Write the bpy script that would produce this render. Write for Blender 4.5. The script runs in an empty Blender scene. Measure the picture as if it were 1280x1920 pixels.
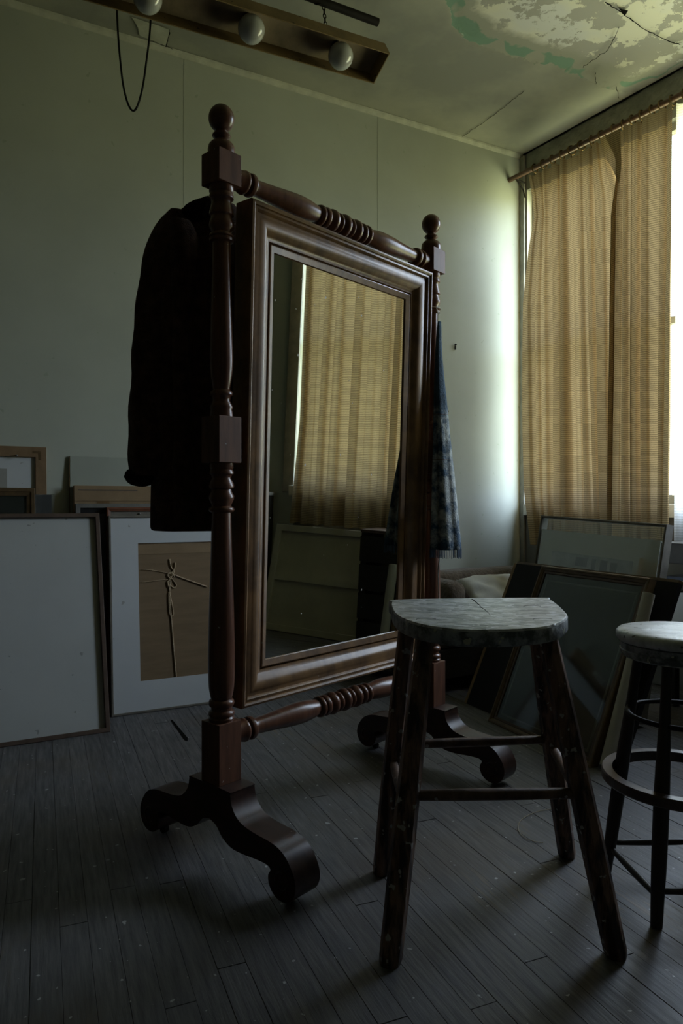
import bpy, bmesh, math, random
from mathutils import Vector, Matrix, noise
sc = bpy.context.scene
COL = sc.collection
random.seed(7)
F = 1345.0; HZ = 945.0; CX = 640.0; CAMH = 1.0
CEIL = 3.35

# ---------------------------------------------------------------- camera
cam_d = bpy.data.cameras.new('camera')
cam = bpy.data.objects.new('camera', cam_d); COL.objects.link(cam)
cam_d.sensor_fit = 'VERTICAL'; cam_d.sensor_height = 36.0; cam_d.sensor_width = 24.0
cam_d.lens = 36.0 * F / 1920.0
cam_d.clip_start = 0.05; cam_d.clip_end = 200
cam.location = (0, 0, CAMH)
cam.rotation_euler = (math.radians(90), 0, 0)
cam_d.shift_y = -(960.0 - HZ) / 1920.0
sc.camera = cam

# ---------------------------------------------------------------- world: overcast sky over sunlit greenery
world = bpy.data.worlds.new('sky'); sc.world = world; world.use_nodes = True
wn = world.node_tree.nodes; wl = world.node_tree.links
for n in list(wn): wn.remove(n)
w_out = wn.new('ShaderNodeOutputWorld'); w_bg = wn.new('ShaderNodeBackground')
w_tc = wn.new('ShaderNodeTexCoord'); w_sep = wn.new('ShaderNodeSeparateXYZ'); w_ramp = wn.new('ShaderNodeValToRGB')
w_map = wn.new('ShaderNodeMapRange'); w_map.inputs['From Min'].default_value = -1; w_map.inputs['From Max'].default_value = 1
wl.new(w_tc.outputs['Generated'], w_sep.inputs[0]); wl.new(w_sep.outputs['Z'], w_map.inputs['Value'])
wl.new(w_map.outputs[0], w_ramp.inputs[0]); wl.new(w_ramp.outputs[0], w_bg.inputs['Color']); wl.new(w_bg.outputs[0], w_out.inputs[0])
cr = w_ramp.color_ramp
cr.elements[0].position = 0.0; cr.elements[0].color = (0.40, 0.39, 0.22, 1)
cr.elements[1].position = 1.0; cr.elements[1].color = (0.64, 0.76, 1.0, 1)
for p, c in ((0.46, (0.44, 0.44, 0.25, 1)), (0.51, (0.42, 0.45, 0.33, 1)), (0.58, (0.71, 0.81, 1.0, 1))):
    e = cr.elements.new(p); e.color = c
w_bg.inputs['Strength'].default_value = 21.0

sc.view_settings.view_transform = 'Standard'; sc.view_settings.look = 'None'
sc.view_settings.gamma = 1.0; sc.view_settings.use_curve_mapping = False
sc.view_settings.exposure = -0.30
sc.cycles.max_bounces = 8; sc.cycles.diffuse_bounces = 4; sc.cycles.glossy_bounces = 4
sc.cycles.transparent_max_bounces = 12; sc.cycles.transmission_bounces = 6
sc.cycles.caustics_reflective = False; sc.cycles.caustics_refractive = False
sc.cycles.sample_clamp_indirect = 4.0
sc.cycles.use_denoising = True

# ---------------------------------------------------------------- space helpers (camera stands at the origin, 1 m up)
def at(px, py, d): return Vector(((px - CX) / F * d, d, CAMH + (HZ - py) / F * d))
def at_z(px, py, z):
    d = (CAMH - z) * F / (py - HZ); return at(px, py, d)
def fl(px, py): return at_z(px, py, 0.0)
CORNER = Vector((1.213, 4.84, 0))
U = Vector((0.881, 0.473, 0)).normalized()          # along the back wall, to the right
NB = Vector((0.473, -0.881, 0)).normalized()         # back wall's normal into the room
V = Vector((0.534, -0.845, 0)).normalized()          # along the window wall, towards the camera
NW = Vector((-0.845, -0.534, 0)).normalized()        # window wall's normal into the room
def bw(t, off=0.0, z=0.0): return CORNER - U * t + NB * off + Vector((0, 0, z))
def ww(t, off=0.0, z=0.0): return CORNER + V * t + NW * off + Vector((0, 0, z))
ZU = Vector((0, 0, 1))
def t_on_wall(px, off):                              # where the line of sight meets the window wall's offset plane
    r = (px - CX) / F; o = CORNER + NW * off
    return (o.y * r - o.x) / (V.x - V.y * r)

# area portals fill the window opening so the sky is sampled well
WT0, WT1, WZ0, WZ1 = 0.045, 2.95, 1.0, 3.10
pl = bpy.data.lights.new('window_portal', 'AREA'); pl.shape = 'RECTANGLE'
pl.size = WT1 - WT0; pl.size_y = WZ1 - WZ0; pl.cycles.is_portal = True
po = bpy.data.objects.new('window_portal', pl); COL.objects.link(po)
pm = Matrix((V, ZU, V.cross(ZU))).transposed()
if (pm @ Vector((0, 0, -1))).dot(NW) < 0: pm = Matrix((-V, ZU, (-V).cross(ZU))).transposed()
po.matrix_world = Matrix.Translation(ww((WT0 + WT1) / 2, -0.16, (WZ0 + WZ1) / 2)) @ pm.to_4x4()

# ---------------------------------------------------------------- materials
def mat(name, col, rough=0.6, spec=0.5, metal=0.0, var=0.0, scale=8.0, stretch=(1, 1, 1), bump=0.0, bscale=None,
        spots=None, spot_thr=0.7, spot_scale=60.0, col2=None, randobj=0.0, coat=0.0, detail=6.0, sheen=0.0, con=0.14):
    m = bpy.data.materials.new(name); m.use_nodes = True
    nt = m.node_tree; N = nt.nodes; L = nt.links
    b = N['Principled BSDF']
    b.inputs['Roughness'].default_value = rough; b.inputs['Metallic'].default_value = metal
    b.inputs['Specular IOR Level'].default_value = spec
    b.inputs['Coat Weight'].default_value = coat; b.inputs['Coat Roughness'].default_value = 0.2
    b.inputs['Sheen Weight'].default_value = sheen
    tc = N.new('ShaderNodeTexCoord'); mp = N.new('ShaderNodeMapping'); mp.inputs['Scale'].default_value = stretch
    L.new(tc.outputs['Object'], mp.inputs['Vector'])
    no = N.new('ShaderNodeTexNoise'); no.inputs['Scale'].default_value = scale; no.inputs['Detail'].default_value = detail
    no.inputs['Roughness'].default_value = 0.62
    L.new(mp.outputs[0], no.inputs['Vector'])
    c = tuple(col) + (1,)
    c2 = tuple(col2) + (1,) if col2 else tuple(max(0, x * (1 - var)) for x in col) + (1,)
    mr = N.new('ShaderNodeMapRange'); mr.inputs['From Min'].default_value = 0.5 - con; mr.inputs['From Max'].default_value = 0.5 + con
    L.new(no.outputs['Fac'], mr.inputs['Value'])
    mx = N.new('ShaderNodeMix'); mx.data_type = 'RGBA'
    mx.inputs['A'].default_value = c; mx.inputs['B'].default_value = c2
    L.new(mr.outputs[0], mx.inputs['Factor'])
    last = mx.outputs['Result']
    if randobj:
        oi = N.new('ShaderNodeObjectInfo'); h = N.new('ShaderNodeHueSaturation')
        r2 = N.new('ShaderNodeMapRange'); r2.inputs['To Min'].default_value = 1 - randobj; r2.inputs['To Max'].default_value = 1 + randobj
        L.new(oi.outputs['Random'], r2.inputs['Value']); L.new(r2.outputs[0], h.inputs['Value']); L.new(last, h.inputs['Color'])
        last = h.outputs['Color']
    if spots:
        n2 = N.new('ShaderNodeTexNoise'); n2.inputs['Scale'].default_value = spot_scale; n2.inputs['Detail'].default_value = 2
        L.new(tc.outputs['Object'], n2.inputs['Vector'])
        g = N.new('ShaderNodeMapRange'); g.inputs['From Min'].default_value = spot_thr; g.inputs['From Max'].default_value = spot_thr + 0.02
        L.new(n2.outputs['Fac'], g.inputs['Value'])
        m2 = N.new('ShaderNodeMix'); m2.data_type = 'RGBA'; m2.inputs['B'].default_value = tuple(spots) + (1,)
        L.new(last, m2.inputs['A']); L.new(g.outputs[0], m2.inputs['Factor']); last = m2.outputs['Result']
    L.new(last, b.inputs['Base Color'])
    if bump:
        bn = N.new('ShaderNodeBump'); bn.inputs['Strength'].default_value = bump; bn.inputs['Distance'].default_value = 0.01
        if bscale:
            n3 = N.new('ShaderNodeTexNoise'); n3.inputs['Scale'].default_value = bscale; n3.inputs['Detail'].default_value = 5
            L.new(mp.outputs[0], n3.inputs['Vector']); L.new(n3.outputs['Fac'], bn.inputs['Height'])
        else: L.new(no.outputs['Fac'], bn.inputs['Height'])
        L.new(bn.outputs[0], b.inputs['Normal'])
    return m

M = {}
M['wall'] = mat('wall_paint', (0.50, 0.535, 0.465), 0.62, 0.3, var=0.12, scale=1.3, bump=0.12, bscale=9, spots=(0.40, 0.44, 0.36), spot_thr=0.70, spot_scale=22)
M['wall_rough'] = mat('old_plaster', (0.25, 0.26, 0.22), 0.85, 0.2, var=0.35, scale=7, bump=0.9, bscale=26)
M['wall_far'] = mat('unseen_wall_paint', (0.36, 0.37, 0.34), 0.9, 0.1, var=0.2, scale=2)  # grey for surfaces out of view, its tone set by the fill it bounces
M['wall_dim'] = mat('dark_unseen_wall', (0.10, 0.09, 0.07), 0.9, 0.1, var=0.2, scale=2)  # unseen left wall, coloured dark so that it bounces little fill light
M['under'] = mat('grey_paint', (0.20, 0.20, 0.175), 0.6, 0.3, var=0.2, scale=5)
M['trimw'] = mat('cornice_paint', (0.58, 0.60, 0.50), 0.6, 0.3, var=0.25, scale=12, bump=0.4)
M['sash'] = mat('window_paint', (0.30, 0.30, 0.26), 0.5, 0.4, var=0.3, scale=14, bump=0.2)
M['sill'] = mat('sill_paint', (0.62, 0.62, 0.56), 0.5, 0.4, var=0.3, scale=14)
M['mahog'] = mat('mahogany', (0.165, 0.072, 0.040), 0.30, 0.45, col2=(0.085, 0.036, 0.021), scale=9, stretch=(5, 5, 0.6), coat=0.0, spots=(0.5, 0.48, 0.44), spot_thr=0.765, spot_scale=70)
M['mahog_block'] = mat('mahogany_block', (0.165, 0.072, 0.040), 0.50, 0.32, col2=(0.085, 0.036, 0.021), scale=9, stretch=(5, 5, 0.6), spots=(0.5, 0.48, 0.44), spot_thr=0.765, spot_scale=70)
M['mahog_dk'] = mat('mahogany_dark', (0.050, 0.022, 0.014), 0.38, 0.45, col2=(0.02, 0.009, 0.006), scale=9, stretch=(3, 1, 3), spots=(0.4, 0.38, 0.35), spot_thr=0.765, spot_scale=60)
M['walnut'] = mat('walnut_moulding', (0.285, 0.160, 0.066), 0.40, 0.5, col2=(0.125, 0.070, 0.035), scale=7, stretch=(2, 2, 1.2), coat=0.08, spots=(0.5, 0.48, 0.44), spot_thr=0.775, spot_scale=70)
M['black'] = mat('black_paint', (0.012, 0.012, 0.013), 0.7, 0.25, var=0.3)
M['void'] = mat('dark_gap', (0.01, 0.01, 0.009), 1.0, 0.0)
M['iron'] = mat('black_iron', (0.014, 0.012, 0.010), 0.65, 0.2, var=0.4, scale=30)
M['brassold'] = mat('tarnished_brass', (0.20, 0.13, 0.05), 0.42, 0.5, metal=0.7, var=0.5, scale=30)
M['rod'] = mat('curtain_rod_wood', (0.13, 0.068, 0.040), 0.42, 0.5, var=0.3, scale=20)
M['ochre'] = mat('ochre_metal', (0.25, 0.17, 0.07), 0.5, 0.4, var=0.35, scale=9, spots=(0.03, 0.02, 0.01), spot_thr=0.72, spot_scale=40)
M['ochre_in'] = mat('trough_lining', (0.33, 0.26, 0.17), 0.6, 0.3, var=0.5, scale=5)
M['leather'] = mat('brown_suede', (0.085, 0.045, 0.032), 0.9, 0.2, var=0.6, scale=30, bump=0.5, bscale=220, sheen=0.05)
M['fur'] = mat('brown_shearling', (0.018, 0.011, 0.008), 1.0, 0.1, var=0.6, scale=60, bump=1.0, bscale=180)
M['white_panel'] = mat('primed_panel', (0.50, 0.52, 0.50), 0.55, 0.3, var=0.06, scale=3, spots=(0.30, 0.31, 0.29), spot_thr=0.735, spot_scale=26)
M['matboard'] = mat('white_matboard', (0.62, 0.65, 0.66), 0.8, 0.2, var=0.05, scale=3, spots=(0.42, 0.42, 0.40), spot_thr=0.74, spot_scale=24)
M['card'] = mat('cardboard', (0.26, 0.185, 0.110), 0.85, 0.1, var=0.15, scale=4, stretch=(1, 1, 8))
M['cardedge'] = mat('cardboard_strip', (0.31, 0.22, 0.13), 0.85, 0.1, var=0.15, scale=12)
M['tape'] = mat('packing_tape', (0.22, 0.13, 0.06), 0.3, 0.5, var=0.2, scale=12)
M['twine'] = mat('sisal_twine', (0.62, 0.48, 0.31), 0.9, 0.1, var=0.4, scale=160, bump=0.5)
M['frame_brown'] = mat('dull_brown_wood', (0.125, 0.085, 0.062), 0.5, 0.4, var=0.35, scale=14, stretch=(1, 1, 1))
M['frame_grey'] = mat('driftwood_frame', (0.20, 0.185, 0.15), 0.55, 0.35, var=0.35, scale=14)
M['frame_red'] = mat('reddish_wood_frame', (0.20, 0.075, 0.040), 0.45, 0.4, var=0.35, scale=14)
M['frame_tan'] = mat('raw_pine', (0.27, 0.175, 0.095), 0.6, 0.3, var=0.25, scale=12)
M['frame_gold'] = mat('worn_oak_frame', (0.15, 0.095, 0.042), 0.45, 0.45, var=0.5, scale=16)
M['dark_art'] = mat('dark_backing', (0.035, 0.040, 0.037), 0.7, 0.2, var=0.3, scale=3)
M['silver'] = mat('dull_metal_frame', (0.30, 0.30, 0.28), 0.4, 0.5, metal=0.5, var=0.2, scale=20)
M['plastic'] = mat('plastic_wrap', (0.45, 0.47, 0.48), 0.12, 0.7, var=0.5, scale=12, bump=1.0, bscale=14)
M['label'] = mat('paper_label', (0.72, 0.72, 0.68), 0.7, 0.2)
M['ink'] = mat('grey_ink', (0.06, 0.06, 0.07), 0.7, 0.2)
M['sofa'] = mat('brown_plush', (0.155, 0.120, 0.085), 0.95, 0.1, var=0.45, scale=18, bump=0.7, bscale=60, sheen=0.3)
M['pillow'] = mat('white_cotton', (0.66, 0.66, 0.63), 0.9, 0.1, var=0.05, scale=4)
M['oldwood'] = mat('worn_red_brown_wood', (0.215, 0.125, 0.080), 0.46, 0.45, col2=(0.026, 0.016, 0.012), con=0.07, scale=12, stretch=(3, 3, 0.5), bump=0.6, spots=(0.42, 0.41, 0.37), spot_thr=0.66, spot_scale=42)
M['rung'] = mat('worn_dowel_wood', (0.17, 0.105, 0.070), 0.5, 0.4, col2=(0.055, 0.030, 0.020), scale=20, bump=0.3, spots=(0.4, 0.38, 0.35), spot_thr=0.70, spot_scale=50)
M['seatpaint'] = mat('paint_crusted_seat', (0.60, 0.62, 0.59), 0.36, 0.5, col2=(0.25, 0.28, 0.265), scale=15, stretch=(1, 2.2, 3), bump=0.5, bscale=34, con=0.09, spots=(0.66, 0.68, 0.68), spot_thr=0.58, spot_scale=34, detail=10)
M['seatedge'] = mat('paint_dripped_edge', (0.09, 0.11, 0.105), 0.5, 0.45, col2=(0.36, 0.39, 0.40), con=0.08, scale=30, bump=0.6, spots=(0.50, 0.53, 0.38), spot_thr=0.62, spot_scale=42, detail=10)
M['roundseat'] = mat('worn_white_seat', (0.72, 0.75, 0.74), 0.28, 0.5, col2=(0.42, 0.46, 0.45), scale=14, stretch=(1, 2.5, 1), bump=0.2, spots=(0.10, 0.10, 0.09), spot_thr=0.68, spot_scale=60, detail=10)
M['bulb'] = mat('milk_glass', (0.40, 0.41, 0.385), 0.12, 0.6, coat=0.6)
M['apron'] = mat('blue_denim', (0.028, 0.052, 0.080), 0.85, 0.2, var=0.4, scale=30, bump=0.3, bscale=200)
M['straw'] = mat('dry_straw', (0.42, 0.36, 0.26), 0.7, 0.2)
M['cream'] = mat('cream_paper', (0.50, 0.46, 0.36), 0.7, 0.2, var=0.2)
M['navy'] = mat('navy_cover', (0.03, 0.04, 0.07), 0.3, 0.5, var=0.3)
M['tube'] = mat('white_tube_paper', (0.56, 0.55, 0.47), 0.7, 0.2, var=0.12, scale=5)
M['cord'] = mat('white_cord', (0.55, 0.54, 0.50), 0.8, 0.1)
M['darkwood'] = mat('dark_stained_wood', (0.035, 0.030, 0.022), 0.45, 0.4, var=0.4, scale=12)
M['canvas_back'] = mat('raw_linen', (0.62, 0.58, 0.45), 0.85, 0.1, var=0.18, scale=4)

def mirror_mat():
    m = bpy.data.materials.new('silvered_glass'); m.use_nodes = True; nt = m.node_tree; N = nt.nodes; L = nt.links
    b = N['Principled BSDF']; b.inputs['Metallic'].default_value = 1.0
    tc = N.new('ShaderNodeTexCoord')
    no = N.new('ShaderNodeTexNoise'); no.inputs['Scale'].default_value = 2.2; no.inputs['Detail'].default_value = 8
    L.new(tc.outputs['Object'], no.inputs['Vector'])
    r = N.new('ShaderNodeMapRange'); r.inputs['To Min'].default_value = 0.0; r.inputs['To Max'].default_value = 0.022
    L.new(no.outputs['Fac'], r.inputs['Value']); L.new(r.outputs[0], b.inputs['Roughness'])
    n2 = N.new('ShaderNodeTexNoise'); n2.inputs['Scale'].default_value = 55; n2.inputs['Detail'].default_value = 1
    L.new(tc.outputs['Object'], n2.inputs['Vector'])
    g = N.new('ShaderNodeMapRange'); g.inputs['From Min'].default_value = 0.79; g.inputs['From Max'].default_value = 0.80
    L.new(n2.outputs['Fac'], g.inputs['Value'])
    mx = N.new('ShaderNodeMix'); mx.data_type = 'RGBA'; mx.inputs['A'].default_value = (0.70, 0.74, 0.70, 1); mx.inputs['B'].default_value = (0.95, 0.95, 0.95, 1)
    L.new(g.outputs[0], mx.inputs['Factor']); L.new(mx.outputs['Result'], b.inputs['Base Color'])
    inv = N.new('ShaderNodeMath'); inv.operation = 'SUBTRACT'; inv.inputs[0].default_value = 1.0; L.new(g.outputs[0], inv.inputs[1])
    L.new(inv.outputs[0], b.inputs['Metallic'])
    return m
M['mirror'] = mirror_mat()

def glass_mat(name, tint=(0.9, 0.95, 0.92), refl=0.1, rough=0.03):
    m = bpy.data.materials.new(name); m.use_nodes = True; nt = m.node_tree; N = nt.nodes; L = nt.links
    N.remove(N['Principled BSDF']); out = N['Material Output']
    t = N.new('ShaderNodeBsdfTransparent'); t.inputs['Color'].default_value = tuple(tint) + (1,)
    g = N.new('ShaderNodeBsdfGlossy'); g.inputs['Roughness'].default_value = rough
    lw = N.new('ShaderNodeLayerWeight'); lw.inputs['Blend'].default_value = 0.35
    mr = N.new('ShaderNodeMapRange'); mr.inputs['To Min'].default_value = refl * 0.6; mr.inputs['To Max'].default_value = min(1, refl * 4)
    L.new(lw.outputs['Fresnel'], mr.inputs['Value'])
    mx = N.new('ShaderNodeMixShader'); L.new(mr.outputs[0], mx.inputs[0]); L.new(t.outputs[0], mx.inputs[1]); L.new(g.outputs[0], mx.inputs[2])
    L.new(mx.outputs[0], out.inputs['Surface']); return m
M['pane'] = glass_mat('window_glass', (0.95, 0.97, 0.96), 0.04)
M['picglass'] = glass_mat('picture_glass', (0.94, 0.96, 0.94), 0.07, 0.04)

def curtain_mat(name, col, col2, trans, pitch=0.0115):
    m = bpy.data.materials.new(name); m.use_nodes = True; nt = m.node_tree; N = nt.nodes; L = nt.links
    N.remove(N['Principled BSDF']); out = N['Material Output']
    tc = N.new('ShaderNodeTexCoord'); sp = N.new('ShaderNodeSeparateXYZ'); L.new(tc.outputs['Object'], sp.inputs[0])
    no = N.new('ShaderNodeTexNoise'); no.inputs['Scale'].default_value = 5; no.inputs['Detail'].default_value = 4
    L.new(tc.outputs['Object'], no.inputs['Vector'])
    a = N.new('ShaderNodeMath'); a.operation = 'MULTIPLY_ADD'; a.inputs[1].default_value = 0.018
    L.new(no.outputs['Fac'], a.inputs[0]); L.new(sp.outputs['Z'], a.inputs[2])
    b = N.new('ShaderNodeMath'); b.operation = 'MULTIPLY'; b.inputs[1].default_value = 2 * math.pi / pitch; L.new(a.outputs[0], b.inputs[0])
    s = N.new('ShaderNodeMath'); s.operation = 'SINE'; L.new(b.outputs[0], s.inputs[0])
    n2 = N.new('ShaderNodeTexNoise'); n2.inputs['Scale'].default_value = 240; n2.inputs['Detail'].default_value = 2
    L.new(tc.outputs['Object'], n2.inputs['Vector'])
    ad = N.new('ShaderNodeMath'); ad.operation = 'MULTIPLY_ADD'; ad.inputs[1].default_value = 2.2; L.new(n2.outputs['Fac'], ad.inputs[0]); L.new(s.outputs[0], ad.inputs[2])
    mr = N.new('ShaderNodeMapRange'); mr.inputs['From Min'].default_value = 0.0; mr.inputs['From Max'].default_value = 2.2; L.new(ad.outputs[0], mr.inputs['Value'])
    mx = N.new('ShaderNodeMix'); mx.data_type = 'RGBA'; mx.inputs['A'].default_value = tuple(col) + (1,); mx.inputs['B'].default_value = tuple(col2) + (1,)
    L.new(mr.outputs[0], mx.inputs['Factor'])
    d = N.new('ShaderNodeBsdfDiffuse'); t = N.new('ShaderNodeBsdfTranslucent')
    L.new(mx.outputs['Result'], d.inputs['Color']); L.new(mx.outputs['Result'], t.inputs['Color'])
    ms = N.new('ShaderNodeMixShader'); ms.inputs[0].default_value = trans
    L.new(d.outputs[0], ms.inputs[1]); L.new(t.outputs[0], ms.inputs[2]); L.new(ms.outputs[0], out.inputs['Surface'])
    return m
M['curtain'] = curtain_mat('woven_tan_curtain', (0.58, 0.425, 0.225), (0.25, 0.185, 0.10), 0.125)
M['band'] = curtain_mat('curtain_heading', (0.36, 0.28, 0.18), (0.26, 0.20, 0.13), 0.09)
M['sheer'] = curtain_mat('pale_lining', (0.85, 0.86, 0.84), (0.66, 0.66, 0.62), 0.60, 0.014)  # curtain cloth made paler and more translucent to imitate strong light on it

# ---------------------------------------------------------------- mesh helpers
def obj(name, bm, material, parent=None, smooth=False, autos=None):
    me = bpy.data.meshes.new(name)
    bmesh.ops.recalc_face_normals(bm, faces=bm.faces)
    bm.to_mesh(me); bm.free()
    for mm in (material if isinstance(material, (list, tuple)) else [material]): me.materials.append(mm)
    if smooth or autos:
        for p in me.polygons: p.use_smooth = True
    if autos:
        me.set_sharp_from_angle(angle=math.radians(autos))
    o = bpy.data.objects.new(name, me); COL.objects.link(o)
    if parent: o.parent = parent
    return o
def thing(name, label, cat, mw=None, group=None):
    o = bpy.data.objects.new(name, None); COL.objects.link(o); o.empty_display_size = 0.1
    o['label'] = label; o['category'] = cat
    if group: o['group'] = group
    if mw is not None: o.matrix_world = mw
    return o
def tag(o, label, cat, group=None):
    o['label'] = label; o['category'] = cat
    if group: o['group'] = group
    return o
def struct(o): o['kind'] = 'structure'; return o
def basis(origin, x, z):
    x = x.normalized(); z = z.normalized(); y = z.cross(x)
    m = Matrix((x, y, z)).transposed().to_4x4(); m.translation = origin; return m
def box(bm, x0, x1, y0, y1, z0, z1, mtx=None, bev=0.0, mi=0):
    vs = [Vector((x, y, z)) for x in (x0, x1) for y in (y0, y1) for z in (z0, z1)]
    if mtx is not None: vs = [mtx @ v for v in vs]
    v = [bm.verts.new(c) for c in vs]
    fs = [bm.faces.new([v[i] for i in f]) for f in ((0, 1, 3, 2), (4, 6, 7, 5), (0, 4, 5, 1), (2, 3, 7, 6), (0, 2, 6, 4), (1, 5, 7, 3))]
    for f in fs: f.material_index = mi
    if bev:
        es = set(e for f in fs for e in f.edges)
        bmesh.ops.bevel(bm, geom=list(es), offset=bev, segments=2, profile=0.6, affect='EDGES')
    return fs
def bx(*a, **k):
    bm = bmesh.new(); box(bm, *a, **k); return bm
def lathe(bm, prof, mtx=Matrix.Identity(4), n=28):          # prof: (axis position, radius)
    rings = []
    for z, r in prof:
        rings.append([bm.verts.new(mtx @ Vector((r * math.cos(2 * math.pi * k / n), r * math.sin(2 * math.pi * k / n), z))) for k in range(n)])
    for a, b in zip(rings, rings[1:]):
        for k in range(n): bm.faces.new((a[k], a[(k + 1) % n], b[(k + 1) % n], b[k]))
    bm.faces.new(rings[0][::-1]); bm.faces.new(rings[-1])
def smooth_prof(pts, sub=5):                                # Catmull-Rom through turned profile points
    out = []
    for i in range(len(pts) - 1):
        p0 = pts[max(i - 1, 0)]; p1 = pts[i]; p2 = pts[i + 1]; p3 = pts[min(i + 2, len(pts) - 1)]
        for k in range(sub):
            t = k / sub
            out.append(tuple(0.5 * ((2 * p1[j]) + (-p0[j] + p2[j]) * t + (2 * p0[j] - 5 * p1[j] + 4 * p2[j] - p3[j]) * t * t + (-p0[j] + 3 * p1[j] - 3 * p2[j] + p3[j]) * t ** 3) for j in range(len(p1))))
    out.append(tuple(pts[-1])); return out
def tube(bm, pts, r, n=10, closed=False, rf=None):
    pts = [Vector(p) for p in pts]; rings = []; N = len(pts); ref = None
    for i, p in enumerate(pts):
        a = pts[(i - 1) % N] if (closed or i) else p; b = pts[(i + 1) % N] if (closed or i < N - 1) else p
        t = (b - a).normalized()
        if ref is None: ref = t.orthogonal().normalized()
        s = (ref - t * ref.dot(t))
        s = s.normalized() if s.length > 1e-6 else t.orthogonal().normalized()
        ref = s; q = t.cross(s); rr = rf(i / (N - 1)) if rf else r
        rings.append([bm.verts.new(p + (s * math.cos(2 * math.pi * k / n) + q * math.sin(2 * math.pi * k / n)) * rr) for k in range(n)])
    M_ = len(rings)
    for i in range(M_ if closed else M_ - 1):
        a = rings[i]; b = rings[(i + 1) % M_]
        for k in range(n): bm.faces.new((a[k], a[(k + 1) % n], b[(k + 1) % n], b[k]))
    if not closed: bm.faces.new(rings[0][::-1]); bm.faces.new(rings[-1])
def loft(bm, rings, cap=True, closed=True):
    rs = [[bm.verts.new(p) for p in r] for r in rings]
    for a, b in zip(rs, rs[1:]):
        n = len(a)
        for k in range(n if closed else n - 1): bm.faces.new((a[k], a[(k + 1) % n], b[(k + 1) % n], b[k]))
    if cap: bm.faces.new(rs[0][::-1]); bm.faces.new(rs[-1])
    return rs
def prism(bm, pts, d0, d1, f):                               # polygon pts extruded between d0 and d1; f(a, b, d) -> point
    A = [bm.verts.new(f(a, b, d0)) for a, b in pts]; B = [bm.verts.new(f(a, b, d1)) for a, b in pts]
    n = len(pts)
    for k in range(n): bm.faces.new((A[k], A[(k + 1) % n], B[(k + 1) % n], B[k]))
    bm.faces.new(A[::-1]); bm.faces.new(B)
def rail_ring(bm, x0, x1, z0, z1, prof):                     # mitred moulding round a rectangle; prof: (inward, y)
    rings = []
    for cx, cz, sx, sz in ((x0, z0, 1, 1), (x1, z0, -1, 1), (x1, z1, -1, -1), (x0, z1, 1, -1)):
        rings.append([bm.verts.new((cx + sx * d, y, cz + sz * d)) for d, y in prof])
    n = len(prof)
    for i in range(4):
        a = rings[i]; b = rings[(i + 1) % 4]
        for k in range(n): bm.faces.new((a[k], a[(k + 1) % n], b[(k + 1) % n], b[k]))

# ================================================================ ROOM SHELL
LB, LW = 5.2, 6.6
P_c = CORNER; P_l = CORNER - U * LB; P_r = CORNER + V * LW; P_f = P_l + V * LW
# floor: slab and strip boards
fa = math.atan2(0.4164, 1.0)
FM = Matrix.Rotation(fa, 4, 'Z')
FI = FM.inverted()
bm = bmesh.new()
prism(bm, [(p.x, p.y) for p in [FI @ q for q in (P_c, P_l, P_f, P_r)]], -0.06, -0.0185, lambda a, b, d: Vector((a, b, d)))
floor = struct(obj('floor', bm, M['void'])); floor.matrix_world = FM

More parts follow.
